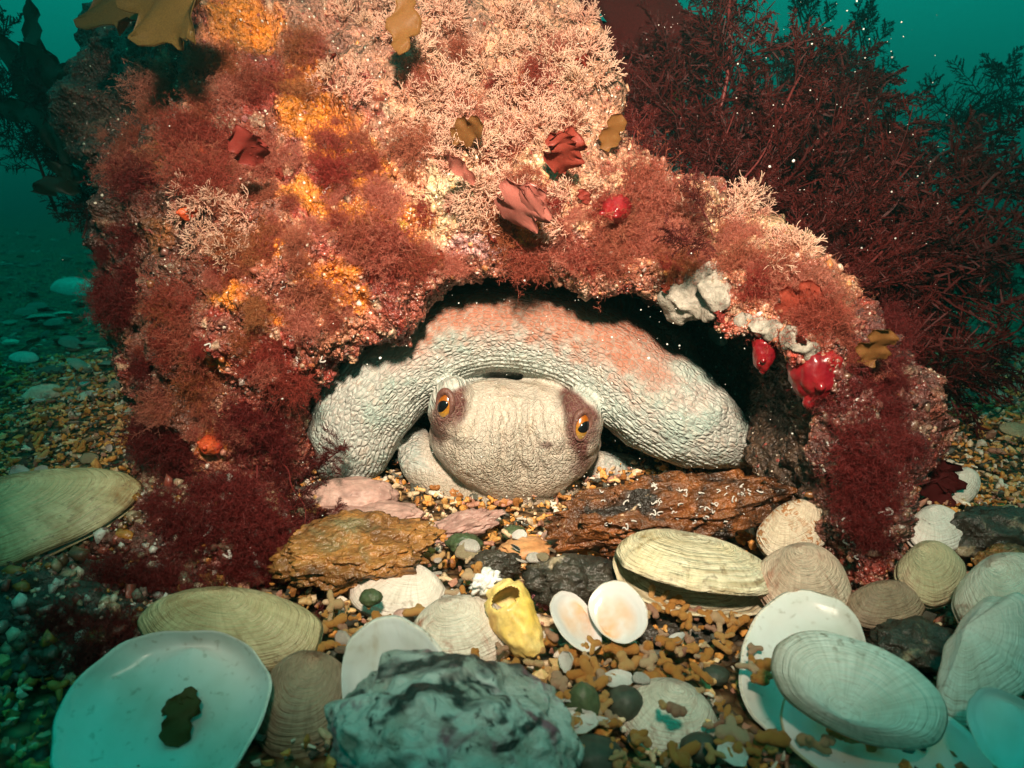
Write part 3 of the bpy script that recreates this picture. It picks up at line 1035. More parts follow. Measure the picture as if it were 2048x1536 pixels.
for (ex, ey, nrm, tilt) in ((887, 812, (-0.42, -0.88, 0.22), -0.06), (1166, 852, (0.36, -0.90, 0.22), -0.30)):
    loc, nor = hit(ex, ey, bv_oct)
    nv_ = Vector(nrm).normalized()
    up = Vector((math.sin(tilt) * -1.0, 0, 1))
    xax = up.cross(nv_)
    Mx = frame(nv_, xax, loc + nv_ * -0.0022, 1.0)
    Vv, F3, F4 = ball_np((0, 0, 0), (0.0047, 0.0082, 0.0034), nu=40, nv=24)
    eye = link('eye', mesh('eye', Vv, [F3, F4], [M_iris]), parent=octo, M=Mx)
    # pupil: dark bean sitting on the eyeball
    mbp = MB()
    pv = []
    nr_, na_ = 9, 32
    for r_ in np.linspace(0, 1, nr_):
        for a_ in np.arange(na_) * 2 * PI / na_:
            bx_ = 0.0039 * math.cos(a_) * (1 + 0.10 * math.sin(2 * a_)) * r_
            by_ = (0.0034 * math.sin(a_) + 0.0012 * math.cos(a_) * (1 if ex < 1000 else 1)) * r_
            zz_ = 0.0034 * math.sqrt(max(0, 1 - ((bx_ + (-0.0008 if ex < 1000 else 0.0010)) / 0.0047) ** 2 - ((by_ - 0.0004) / 0.0082) ** 2)) + 0.00035 * (1 - r_ ** 6) - 0.00003
            pv.append((bx_ + (-0.0008 if ex < 1000 else 0.0010), by_ - 0.0004, zz_))
    pv = np.array(pv)
    ii = np.arange(nr_ - 1)[:, None] * na_
    jj = np.arange(na_)[None, :]
    PF = np.stack([ii + jj, ii + na_ + jj, ii + na_ + (jj + 1) % na_, ii + (jj + 1) % na_], -1).reshape(-1, 4)
    link('pupil', mesh('pupil', pv, PF, [M_pupil]), parent=eye)
    # fleshy rim of the eye
    th = np.linspace(0, 2 * PI, 49)
    lid = MB()
    lp = np.stack([0.0047 * np.cos(th), 0.0082 * np.sin(th), 0.0016 - 0.0008 * np.cos(th) ** 2], -1)
    lid.tube(lp, 0.0014 + 0.0008 * np.sin(th) + 0.0002 * np.sin(th * 3 + 1), 10, cap=False)
    link('eyelid', lid.mesh('eyelid', [M_lid]), parent=eye)


# ------------------------------------------------------------------ shells
def valve(L, Wd, H, ux=0.15, taper=0.0, n=2.2, th=0.045, ext=None, inn=None, nt=80, ng=26, wob=0.012, seed=0, peak=0.62, grow=0.6):
    a = np.arange(nt) * 2 * PI / nt
    ca, sa = np.cos(a), np.sin(a)
    ox = L / 2 * np.sign(ca) * np.abs(ca) ** (2 / n)
    oy = Wd / 2 * np.sign(sa) * np.abs(sa) ** (2 / n)
    oy = oy * (1 - taper * ox / (L / 2))
    rs = np.random.default_rng(seed)
    ph = rs.uniform(0, 6.28, 4)
    w = 1 + wob * (np.sin(3 * a + ph[0]) + 0.7 * np.sin(7 * a + ph[1]) + 0.4 * np.sin(13 * a + ph[2]))
    ox, oy = ox * w, oy * w
    um = np.array([ux * L / 2, Wd / 2 * 0.84])
    g = np.linspace(0.0, 1, ng) ** 0.85
    g[0] = 0.0004
    pg = (1 - g ** 2.6) ** 0.8 * (peak + grow * g)
    gx = um[0] + g[:, None] * (ox[None] - um[0])
    gy = um[1] + g[:, None] * (oy[None] - um[1])
    gz = H * pg[:, None] * np.ones(nt)[None]
    Vout = np.stack([gx, gy, gz], -1)
    g2 = np.linspace(0.0, 0.965, ng) ** 0.85
    g2[0] = 0.0004
    pg2 = (1 - (g2 / 0.965 ** 0.85) ** 2.6).clip(0) ** 0.8 * (peak + grow * g2)
    ix = um[0] + g2[:, None] * (ox[None] - um[0])
    iy = um[1] + g2[:, None] * (oy[None] - um[1])
    iz = (H * pg2 - th * L * np.minimum(1, pg2 * 2.5) * 0.8 + 0.0)[:, None] * np.ones(nt)[None]
    # hinge plate: inner surface levels off towards the umbo
    Vin = np.stack([ix, iy, np.maximum(iz, -0.002 * L)], -1)
    Vv = np.concatenate([Vout.reshape(-1, 3), Vin.reshape(-1, 3)])
    i = np.arange(ng - 1)[:, None] * nt
    j = np.arange(nt)[None, :]
    j2 = (j + 1) % nt
    Fo_ = np.stack([i + j, i + nt + j, i + nt + j2, i + j2], -1).reshape(-1, 4)
    off = ng * nt
    Fi_ = np.stack([i + j, i + j2, i + nt + j2, i + nt + j], -1).reshape(-1, 4) + off
    k = np.arange(nt)
    last = (ng - 1) * nt
    Fm = np.stack([last + k, off + last + k, off + last + (k + 1) % nt, last + (k + 1) % nt], -1)
    F = np.concatenate([Fo_, Fi_, Fm])
    mi = np.concatenate([np.zeros(len(Fo_)), np.ones(len(Fi_)), np.zeros(len(Fm))])
    guv = np.concatenate([np.stack([np.repeat(g, nt), np.tile(ca, ng), np.tile(sa, ng)], -1),
                          np.stack([np.repeat(g2, nt), np.tile(ca, ng), np.tile(sa, ng)], -1)])
    lump = 0.006 * L * fbm(Vv / L, 5, 2, seed * 3.1)
    Vv[:, 2] += lump
    return mesh('valve', Vv, F, [ext, inn or M_shin], vec={'guv': guv}, midx=mi)


def put_valve(name, label, px, py, wpx, ratio, h, zax, hinge, ext, inn=None, z=0.006, seed=1, cat='shell', group=None, **kw):
    """zax: where the convex side points; hinge: direction of the hinge side"""
    c = G(px, py, z)
    L = m_of(wpx, c)
    me = valve(L, L * ratio, L * h, ext=ext, inn=inn, seed=seed, **kw)
    zv = Vector(zax).normalized()
    yv = Vector(hinge)
    yv = (yv - zv * yv.dot(zv)).normalized()
    xv = yv.cross(zv)
    return link(name, me, M=frame(zv, xv, c), label=label, cat=cat, group=group)


def put_clam(name, label, px, py, wpx, ratio, h, zax, hinge, ext, inn=None, z=0.006, gape=0.0, seed=1, **kw):
    c = G(px, py, z)
    L = m_of(wpx, c)
    zv = Vector(zax).normalized()
    yv = Vector(hinge)
    yv = (yv - zv * yv.dot(zv)).normalized()
    root = link(name, None, M=frame(zv, yv.cross(zv), c), label=label, cat='clam')
    root.empty_display_size = 0.01
    me = valve(L, L * ratio, L * h, ext=ext, inn=inn, seed=seed, **kw)
    hy = L * ratio * 0.40
    up_ = link('valve', me, parent=root)
    dn = link('valve', me, parent=root)
    piv = Matrix.Translation((0, hy, 0.0))
    up_.matrix_local = piv @ Matrix.Rotation(-gape / 2, 4, 'X') @ piv.inverted() @ Matrix.Translation((0, 0, 0.0004))
    dn.matrix_local = piv @ Matrix.Rotation(gape / 2, 4, 'X') @ piv.inverted() @ Matrix.Translation((0, 0, -0.0004)) @ Matrix.Diagonal((1, 1, -1, 1))
    lg = MB()
    lg.tube([(-L * .12, hy * 1.05, 0), (0, hy * 1.12, 0), (L * .14, hy * 1.08, 0)], [L * .012, L * .018, L * .012], 8)
    link('ligament', lg.mesh('ligament', [M_stalk]), parent=root)
    return root


UPC = (0, -0.35, 0.94)
SHA = put_valve('shell', 'large round white shell lying hollow side up, brown weed scrap inside', 322, 1425, 428, 0.86, 0.16, (0.05, 0.46, -0.88), (0.15, 0.8, 0.35), S_white, M_shin, z=0.016, ux=0.1, n=2.15, seed=3, peak=0.55, grow=0.75, th=0.022, wob=0.018)
put_clam('clam', 'long olive clam above the hollow round white shell', 462, 1262, 372, 0.42, 0.135, (0.05, -0.55, 0.83), (0.1, 0.8, 0.55), S_olive, z=0.014, seed=5, taper=-0.12, ux=-0.25)
put_clam('clam', 'large pale clam propped on the dark weedy stone', 60, 1040, 420, 0.50, 0.12, (0.06, -0.50, 0.86), (-0.45, 0.75, 0.5), S_olive, z=0.030, seed=6, taper=0.2, ux=-0.3, gape=0.05)
put_valve('shell', 'smooth white shell half under the orange stone ledge', 798, 1192, 205, 0.62, 0.21, (0.0, -0.42, 0.9), (0.2, 0.9, 0.3), S_pale, z=0.004, seed=7)
put_valve('shell', 'white shell with rust brown spots behind the crusted stone', 925, 1275, 225, 0.70, 0.23, (0.12, -0.45, 0.88), (-0.3, 0.9, 0.2), S_rust, z=0.006, seed=8, ux=-0.2)
put_valve('shell', 'grey white shell standing on edge against the crusted stone', 800, 1395, 330, 0.72, 0.17, (0.25, 0.75, -0.55), (-0.75, 0.10, -0.65), S_white, M_shgr, z=0.028, seed=9, ux=0.1)
put_clam('clam', 'gaping cream clam filled with gravel below the rusty slab', 1392, 1150, 330, 0.52, 0.155, (0.12, -0.20, 0.95), (0.12, 0.9, 0.3), S_cream, S_cream, z=0.020, gape=0.36, seed=10, ux=-0.15, wob=0.02, taper=0.12, th=0.03)
put_clam('clam', 'cream clam with brown zigzag lines beside the boulder foot', 1590, 1064, 165, 0.66, 0.22, (-0.15, -0.60, 0.75), (-0.45, 0.7, 0.5), S_zig, z=0.019, seed=11, ux=0.15)
put_clam('clam', 'plump pinkish clam with rust patches behind the gaping cream clam', 1605, 1172, 200, 0.78, 0.26, (0.1, -0.55, 0.80), (-0.3, 0.85, 0.3), S_pinkr, z=0.018, seed=12)
put_valve('shell', 'wide white shell lying open side up with gravel in it', 1605, 1318, 365, 0.62, 0.12, (0.10, 0.36, -0.92), (0.75, -0.45, -0.1), S_pale, M_shin, z=0.010, seed=13)
put_valve('shell', 'white ridged shell lying humped on top of two hollow shells', 1712, 1375, 330, 0.62, 0.20, (-0.10, -0.55, 0.82), (-0.42, -0.75, -0.5), S_white, z=0.026, seed=14, ux=0.12, wob=0.008)
put_valve('shell', 'shallow hollow white shell beneath the humped ridged shell', 1765, 1480, 395, 0.62, 0.10, (0.05, 0.30, -0.95), (0.3, 0.9, 0.1), S_buff, M_shst, z=0.008, seed=15)
put_valve('shell', 'bluish hollow shell at the end of the shallow hollow shell', 2040, 1480, 220, 0.85, 0.14, (-0.2, 0.55, -0.8), (0.5, 0.7, 0.3), S_white, M_shgr, z=0.022, seed=16)
put_valve('shell', 'pale blue broken shell with a ragged edge leaning on dark stones', 1975, 1318, 330, 0.46, 0.10, (-0.15, -0.70, 0.68), (-0.65, 0.6, 0.3), S_white, M_shgr, z=0.022, seed=17, wob=0.05, n=1.7)
put_clam('clam', 'big round white clam behind the pale blue broken shell', 2030, 1215, 250, 0.78, 0.24, (-0.1, -0.55, 0.8), (-0.5, 0.7, 0.4), S_rust, z=0.020, seed=18)
put_clam('clam', 'smooth buff clam resting against the white clam', 1862, 1150, 172, 0.68, 0.22, (0.1, -0.5, 0.84), (-0.55, 0.6, 0.4), S_buff, z=0.020, seed=19)
put_clam('clam', 'dull brown clam wedged below the smooth buff clam', 1768, 1215, 170, 0.55, 0.20, (0.0, -0.5, 0.85), (-0.2, 0.9, 0.3), S_brown, z=0.012, seed=20)
put_clam('clam', 'chalky white clam lying behind the smooth buff clam', 1872, 1065, 145, 0.66, 0.24, (0.1, -0.45, 0.86), (-0.4, 0.7, 0.4), S_white, z=0.014, seed=21)
put_valve('shell', 'worn pinkish white shell half buried in orange gravel', 1335, 1440, 200, 0.80, 0.20, (0.0, -0.35, 0.93), (0.2, 0.9, 0.2), S_rust, z=0.001, seed=22)
put_valve('shell', 'smooth oval shell standing open towards the weed beside the boulder', 1928, 972, 92, 0.62, 0.18, (0.1, -0.75, 0.6), (-0.6, 0.5, 0.3), S_pale, z=0.012, seed=23)
put_valve('shell', 'small yellowish oval shell on the far gravel past the weed', 2035, 862, 70, 0.5, 0.16, (0.0, -0.5, 0.85), (0.2, 0.9, 0.1), S_buff, z=0.006, seed=24)
put_valve('shell', 'bright humped shell on the open seabed beyond the clam and stone', 150, 580, 110, 0.42, 0.20, (0.0, -0.4, 0.9), (0.2, 0.9, 0.1), S_white, z=0.01, seed=25)
put_valve('shell', 'flat pale shell on the seabed where the orange gravel ends', 48, 716, 66, 0.45, 0.14, (0.0, -0.4, 0.9), (0.2, 0.9, 0.1), S_white, z=0.008, seed=26)
# little open pair
root = link('clam', None, label='small open white clam with orange stains inside, both halves spread', cat='clam')
root.empty_display_size = 0.01
for (qx, qy, w, zx, hg, sd, zz_) in ((1152, 1242, 132, (-0.50, 0.42, -0.78), (0.75, 0.45, 0.30), 31, 0.016), (1236, 1222, 134, (0.35, 0.60, -0.72), (-0.70, -0.25, -0.45), 32, 0.020)):
    cpt = G(qx, qy, zz_)
    L = m_of(w, cpt)
    me = valve(L, L * 0.80, L * 0.15, ext=S_pale, inn=M_shst, seed=sd)
    zv = Vector(zx).normalized()
    yv = Vector(hg)
    yv = (yv - zv * yv.dot(zv)).normalized()
    link('valve', me, parent=root, M=frame(zv, yv.cross(zv), cpt))


# ------------------------------------------------------------------ stones and pebbles
def stone_np(sx, sy, sz, rough=0.12, freq=2.2, seed=0, sub=4, flat=0.0):
    bm = bmesh.new()
    bmesh.ops.create_icosphere(bm, subdivisions=sub, radius=1)
    V = np.array([v.co[:] for v in bm.verts])
    F = np.array([[v.index for v in f.verts] for f in bm.faces])
    bm.free()
    d = 1 + rough * fbm(V, freq, 3, seed * 7.7) + rough * 0.35 * fbm(V, freq * 4, 2, seed * 3.3)
    if flat:
        V[:, 2] = np.sign(V[:, 2]) * np.abs(V[:, 2]) ** (1 - flat)
    V = V * d[:, None] * np.array([sx, sy, sz])
    return V, F


def put_stone(name, label, px, py, wpx, dep, hgt, mat, z=None, rot=0.0, tilt=(0, 0), rough=0.14, freq=2.0, seed=1, cat='stone', group=None, sub=4, flat=0.0, base=None):
    """wpx: width in the photograph; dep, hgt relative to the width"""
    c = G(px, py, 0.0)
    L = m_of(wpx, c)
    zc = L * hgt * 0.42 if z is None else z
    c = G(px, py, zc)
    L = m_of(wpx, c)
    V, F = stone_np(L / 2, L * dep / 2, L * hgt / 2, rough, freq, seed, sub, flat)
    M = Matrix.Translation(c) @ Matrix.Rotation(rot, 4, 'Z') @ Matrix.Rotation(tilt[0], 4, 'X') @ Matrix.Rotation(tilt[1], 4, 'Y')
    o = link(name, mesh(name, V, F, [mat]), M=M, label=label, cat=cat, group=group)
    return o, c, V, F, M


FORE = put_stone('stone', 'big stone with chalky white and black crust leaning on white shells', 905, 1478, 490, 0.75, 0.56, M_fore, rough=0.20, freq=1.3, seed=3, sub=6, tilt=(0.1, 0.12), z=0.026)
put_valve('shell', 'dull grey brown humped shell between olive clam and crusted stone', 612, 1420, 200, 1.0, 0.46, (-0.05, -0.55, 0.83), (0.1, 0.9, 0.4), S_brown, z=0.004, seed=44, n=2.4)
RUST = put_stone('stone', 'long rusty brown slab with white worm tubes in front of the den', 1338, 1024, 425, 0.34, 0.27, M_rust, rot=0.08, tilt=(0.25, -0.13), rough=0.26, freq=2.2, seed=8, sub=6, flat=0.3, z=0.024)
put_stone('stone', 'orange brown crusted ledge in front of the weedy boulder leg', 712, 1098, 300, 0.62, 0.26, M_orst, rot=0.15, tilt=(0.2, -0.05), rough=0.24, freq=2.2, seed=9, sub=6, flat=0.3, z=0.018)
put_stone('stone', 'pinkish oval stone behind the orange brown ledge', 700, 992, 190, 0.6, 0.36, M_pinkst, seed=10, sub=5, rough=0.1)
put_stone('stone', 'mauve flattened stone between the pinkish stone and ledge', 765, 1028, 160, 0.5, 0.26, M_pinkst, seed=11, sub=5, rough=0.16)
put_stone('stone', 'curled mauve shell fragment with dark blotches below the octopus', 925, 1052, 150, 0.45, 0.34, M_pinkst, seed=12, sub=5, rough=0.3, tilt=(0, -0.3))
put_stone('stone', 'flat angular orange stone between pebbles below the octopus', 1052, 1098, 100, 0.75, 0.42, M_orange, seed=13, sub=4, rough=0.22, freq=1.4)
put_stone('stone', 'pale pinkish grey pebble touching the rusty slab', 1112, 1078, 58, 0.8, 0.8, M_pinkst, seed=14, sub=4, rough=0.12)
put_stone('stone', 'dark green angular stone beside the curled mauve fragment', 928, 1088, 72, 0.7, 0.55, M_gpeb, seed=15, rough=0.2)
put_stone('stone', 'small green pebble behind the flat orange stone', 1028, 1066, 50, 0.8, 0.6, M_gpeb, seed=16, rough=0.12)
put_stone('stone', 'black knobbly stone behind the broken yellow whelk shell', 990, 1130, 105, 0.6, 0.5, M_blackst, seed=17, sub=5, rough=0.25)
put_stone('stone', 'black stone with magenta crust beside the small open clam', 1150, 1165, 190, 0.5, 0.55, M_blackst, seed=18, sub=5, rough=0.25)
put_stone('stone', 'magenta crust lump behind the small open clam', 1168, 1178, 74, 0.8, 0.75, M_magenta, seed=19, sub=5, rough=0.3, freq=4, z=0.008)
put_stone('stone', 'narrow magenta crust lump between whelk shell and black stone', 1092, 1182, 52, 0.8, 1.4, M_magenta, seed=20, sub=5, rough=0.26, freq=3, z=0.006)
put_stone('stone', 'smooth dark round pebble in the orange gravel', 1250, 1408, 78, 0.9, 0.9, M_peb, seed=21, rough=0.07, freq=1.2)
put_stone('stone', 'mossy green pebble tucked against the crusted stone', 1165, 1418, 74, 0.9, 1.5, M_gpeb, seed=22, rough=0.08, freq=1.2)
put_stone('stone', 'broad dark pebble below the mossy green pebble', 1188, 1512, 110, 0.9, 0.65, M_peb, seed=23, rough=0.08, freq=1.2)
put_stone('stone', 'dark oval pebble below the half buried worn shell', 1402, 1496, 80, 0.8, 0.68, M_peb, seed=24, rough=0.08, freq=1.2)
put_stone('stone', 'small dark pebble at the edge of the wide white shell', 1430, 1350, 58, 0.8, 0.6, M_peb, seed=25, rough=0.08, freq=1.2)
put_stone('stone', 'small black angular chip in the orange gravel', 1282, 1358, 32, 0.8, 0.7, M_peb, seed=26, rough=0.25)
put_stone('stone', 'dark pebble between the olive clam and smooth white shell', 672, 1306, 44, 0.8, 0.9, M_peb, seed=27, rough=0.12)
put_stone('stone', 'greenish pebble resting on the smooth white shell', 742, 1195, 46, 0.8, 0.7, M_gpeb, seed=28, rough=0.12, z=0.014)
put_stone('stone', 'dark pebble between the smooth white and spotted shells', 928, 1206, 46, 0.8, 0.7, M_peb, seed=29, rough=0.12)
put_stone('stone', 'translucent pinkish pebble before the smooth white shell', 806, 1236, 44, 0.7, 0.9, M_pinkst, seed=30, rough=0.08)
put_stone('stone', 'dark stone under the gaping cream clam', 1350, 1262, 240, 0.5, 0.30, M_blackst, seed=31, sub=5, rough=0.2, z=-0.002)
put_stone('stone', 'dark stone wedged under the pale blue broken shell', 1830, 1290, 170, 0.8, 0.5, M_blackst, seed=32, sub=5, rough=0.2, z=0.006)
put_stone('stone', 'dark slab behind the big round white clam', 1990, 1070, 220, 0.6, 0.5, M_blackst, seed=33, sub=5, rough=0.2)
put_stone('stone', 'ochre crusted stone touching the big round white clam', 2020, 1130, 130, 0.7, 0.6, M_orst, seed=34, sub=5, rough=0.2)
put_stone('stone', 'pale wormy stone behind the long olive clam', 405, 1178, 90, 0.8, 0.62, M_orst, seed=35, sub=5, rough=0.2)
DARK = put_stone('stone', 'dark weedy stone carrying the large pale clam', 110, 1270, 620, 0.55, 0.45, M_blackst, seed=36, sub=6, rough=0.24, freq=1.8, z=-0.004, rot=-0.1)
LEG = put_stone('stone', 'weed covered stone at the foot of the boulder', 395, 1085, 350, 0.6, 0.62, m_rock('weedy_stone', False, (0.16, 0.05, 0.035)), seed=37, sub=6, rough=0.22, freq=1.8, z=0.012)


def bv_of(rec):
    _, _, V, F, M = rec
    return BVHTree.FromPolygons([M @ Vector(v) for v in V], F.tolist())


bv_dark, bv_leg, bv_rust, bv_fore = bv_of(DARK), bv_of(LEG), bv_of(RUST), bv_of(FORE)

# broken yellow whelk: turned shell wall with a real hole through it
root = link('whelk_shell', None, M=frame((-0.50, 0.62, 0.60), (0.85, 0.35, 0.35), G(1022, 1222, 0.016)), label='broken yellow whelk shell with a hole beside the small open clam', cat='shell')
Lw = m_of(150, G(1020, 1222, 0.012))
prof = [(-0.62, 0.12), (-0.52, 0.19), (-0.36, 0.25), (-0.16, 0.30), (0.04, 0.315), (0.18, 0.30), (0.26, 0.27), (0.30, 0.20), (0.36, 0.19), (0.42, 0.12)]
pc = catmull(np.array(prof), np.linspace(0, len(prof) - 1, 44))
na_ = 64
th = np.arange(na_) * 2 * PI / na_
Vw = []
for (hh, rr_) in pc:
    for q in th:
        r2 = rr_ * (1 + 0.07 * math.sin(q + hh * 5) + 0.02 * math.sin(5 * q + hh * 14))
        Vw.append((r2 * math.cos(q), r2 * math.sin(q), hh + 0.035 * math.sin(q)))
Vw = np.array(Vw) * Lw
Vi = Vw * np.array([0.90, 0.90, 0.985])
ii = np.arange(len(pc) - 1)[:, None] * na_
jj = np.arange(na_)[None, :]
Fw = np.stack([ii + jj, ii + (jj + 1) % na_, ii + na_ + (jj + 1) % na_, ii + na_ + jj], -1).reshape(-1, 4)
cen = Vw[Fw].mean(1)
hx, hy_, hz = 0.0 * Lw, -0.30 * Lw, 0.13 * Lw
dh = np.hypot(np.hypot((cen[:, 0] - hx) / (0.22 * Lw), (cen[:, 2] - hz) / (0.12 * Lw)), np.where(cen[:, 1] > 0, 9, 0))
dh2 = dh + 0.10 * fbm(cen / Lw, 7, 2, 3.0)
keep = dh2 > 1.0
Fk = Fw[keep]
nW = len(Vw)
ed = {}
for f in Fk.tolist():
    for a_, b_ in zip(f, f[1:] + f[:1]):
        if (b_, a_) in ed:
            del ed[(b_, a_)]
        else:
            ed[(a_, b_)] = 1
rimf = np.array([[b_, a_, a_ + nW, b_ + nW] for a_, b_ in ed])
Fall = np.concatenate([Fk, Fk[:, ::-1] + nW, rimf])
lumpw = 0.03 * Lw * fbm(Vw / Lw, 6, 3, 2.0)
Vw = Vw * (1 + lumpw[:, None] / (0.35 * Lw))
link('body_whorl', mesh('body_whorl', np.concatenate([Vw, Vi]), Fall, [M_yell]), parent=root)
Vs, Fs = stone_np(0.19 * Lw, 0.16 * Lw, 0.13 * Lw, 0.5, 2.5, 5, 4)
link('spire', mesh('spire', Vs, Fs, [M_white]), parent=root, M=Matrix.Translation((-0.10 * Lw, 0, 0.50 * Lw)))


# ------------------------------------------------------------------ gravel of knobbly coralline fragments
def maerl(seed, sides=6, segs=3):
    r = np.random.default_rng(seed)
    m = MB()
    n = int(r.choice([2, 3, 3, 4]))
    a0 = r.uniform(0, 6.28)
    for k in range(n):
        a = a0 + k * 2 * PI / n + r.uniform(-0.4, 0.4)
        ln = r.uniform(0.45, 1.05)
        d = np.array([math.cos(a), math.sin(a), r.uniform(-0.25, 0.35)])
        bend = r.normal(size=3) * 0.16
        ts = np.linspace(-0.12, 1, segs + 1)
        pts = [d * ln * x + bend * x * x for x in ts]
        rb = r.uniform(0.24, 0.40)
        rad = rb * (1 + 0.35 * np.abs(np.linspace(-0.2, 1, segs + 1)) * r.uniform(-0.5, 0.9))
        rad[-1] *= 0.72
        m.tube(pts, rad, sides)
    return m


def knobbly(m, seed):
    m.V = [v + 0.07 * np.stack([fbm(v, 2.6, 2, seed + a) for a in (0.0, 5.0, 9.0)], -1) for v in m.V]
    return m


hi = [knobbly(maerl(100 + k, 8, 6), k * 2.3).mesh('maerl', [M_maerl]) for k in range(14)]
lo = [maerl(100 + k, 5, 2) for k in range(14)]
# windows of the photograph in which single fragments show
wins = [(1120, 1560, 1235, 1536, 150), (640, 960, 1060, 1330, 70), (0, 240, 740, 960, 45), (1450, 1560, 1290, 1536, 12), (560, 700, 1000, 1080, 8), (1480, 1560, 1300, 1360, 6), (1000, 1130, 1290, 1360, 9)]
NOGR = [(1190, 1228, 115, 68), (1020, 1220, 75, 80), (1650, 1370, 220, 150), (1395, 1160, 170, 85), (800, 1190, 100, 55), (930, 1265, 100, 60), (462, 1262, 190, 70), (1335, 1435, 80, 60), (1250, 1408, 42, 42), (1402, 1494, 42, 32), (1430, 1350, 30, 22)]


def excluded(x, y):
    return any(((x - a) / b) ** 2 + ((y - c_) / d) ** 2 < 1 for a, c_, b, d in NOGR)


nm = 0
for (x0, x1, y0, y1, n) in wins:
    for k in range(n):
        qx, qy = random.uniform(x0, x1), random.uniform(y0, y1)
        for tr in range(8):
            if excluded(qx, qy):
                qx, qy = random.uniform(x0, x1), random.uniform(y0, y1)
        if excluded(qx, qy):
            continue
        p = G(qx, qy, 0.005)
        s = random.choice([0.0021, 0.0028, 0.0038, 0.0050]) * random.uniform(0.85, 1.2)
        M = Matrix.Translation(p + Vector((0, 0, random.uniform(0.0, 0.005)))) @ Matrix.Rotation(random.uniform(0, 6.28), 4, 'Z') @ \
            Matrix.Rotation(random.gauss(0, 0.45), 4, 'X') @ Matrix.Rotation(random.gauss(0, 0.45), 4, 'Y') @ Matrix.Scale(s, 4)
        link('coralline_fragment', hi[nm % 14], M=M, label='knobbly branched ochre coralline fragment loose in the gravel', cat='fragment', group='loose coralline fragments in the gravel')
        nm += 1
# fragments caught in the hollow shells
for (qx, qy, z, n, sx_, sy_) in ((1520, 1320, 0.012, 8, 22, 45), (1330, 1215, 0.012, 14, 70, 16), (1690, 1475, 0.010, 10, 70, 18), (1238, 1228, 0.012, 5, 22, 16), (1340, 1420, 0.016, 2, 20, 20)):
    for k in range(n):
        p = G(qx + random.uniform(-sx_, sx_), qy + random.uniform(-sy_, sy_), z)
        M = Matrix.Translation(p) @ Matrix.Rotation(random.uniform(0, 6.28), 4, 'Z') @ Matrix.Rotation(random.gauss(0, 0.5), 4, 'X') @ Matrix.Scale(random.uniform(0.0028, 0.0046), 4)
        link('coralline_fragment', hi[nm % 14], M=M, label='ochre coralline crumb caught inside a hollow shell', cat='fragment', group='coralline crumbs inside hollow shells')
        nm += 1

chips = [valve(1.0, random.uniform(0.5, 0.8), 0.2, ext=m_, inn=M_shin, nt=22, ng=7, seed=70 + q, wob=0.06) for q, m_ in enumerate((S_pale, S_white, S_brown, S_rust, S_buff))]
for (x0, x1, y0, y1, n) in ((1130, 1560, 1250, 1530, 26), (650, 960, 1070, 1320, 16), (0, 240, 750, 950, 16), (1000, 1130, 1060, 1120, 6), (560, 700, 1010, 1080, 5)):
    for k in range(n):
        qx, qy = random.uniform(x0, x1), random.uniform(y0, y1)
        if excluded(qx, qy):
            continue
        M = Matrix.Translation(G(qx, qy, 0.008 + random.uniform(0, 0.004))) @ Matrix.Rotation(random.uniform(0, 6.28), 4, 'Z') @ Matrix.Rotation(random.gauss(0, 0.5) + (PI if random.random() < 0.4 else 0), 4, 'X') @ Matrix.Scale(random.choice([0.006, 0.008, 0.012]) * random.uniform(0.8, 1.2), 4)
        link('shell_chip', random.choice(chips), M=M, label='small worn shell lying loose in the orange gravel', cat='shell', group='small shells loose in the gravel')
loV = [m.arr() for m in lo]
VV, F3s, F4s, CC = [], [], [], []
off = 0
palette = np.array([(0.66, 0.28, 0.06), (0.70, 0.32, 0.075), (0.74, 0.38, 0.11), (0.76, 0.48, 0.21), (0.72, 0.54, 0.34), (0.46, 0.22, 0.15), (0.10, 0.10, 0.08), (0.36, 0.14, 0.035), (0.76, 0.68, 0.56)])
rs = np.random.default_rng(5)
NG = 9500
GY = 0.17 + 0.66 * rs.random(NG) ** 0.75
GX = rs.uniform(-1, 1, NG) * (0.80 * GY + 0.05)
GZ = bedz(np.stack([GX, GY, GX * 0], -1))
GPX, GPY = proj(np.stack([GX, GY, GZ + 0.005], -1))
for k in range(NG):
    X, Y = GX[k], GY[k]
    z = GZ[k] + rs.uniform(0.001, 0.008)
    if excluded(GPX[k], GPY[k]):
        z -= 0.006
    Vm, Fm = loV[k % 14]
    s = rs.choice([0.0016, 0.0025, 0.0036, 0.0047]) * rs.uniform(0.8, 1.2)
    q = (Quaternion((0, 0, 1), rs.uniform(0, 6.28)) @ Quaternion((1, 0, 0), rs.normal() * 0.45)).to_matrix()
    V1 = Vm @ np.array(q).T * s + np.array([X, Y, z])
    VV.append(V1)
    F3s.append(Fm[0] + off)
    F4s.append(Fm[1] + off)
    c1 = palette[rs.integers(len(palette))] * rs.uniform(0.75, 1.15)
    CC.append(np.tile(c1, (len(V1), 1)))
    off += len(V1)
link('gravel', mesh('gravel', np.concatenate(VV), [np.concatenate(F3s), np.concatenate(F4s)], [M_mass], col=np.concatenate(CC)),
     label='ochre gravel of small coralline fragments covering the seabed', cat='gravel', kind='stuff')

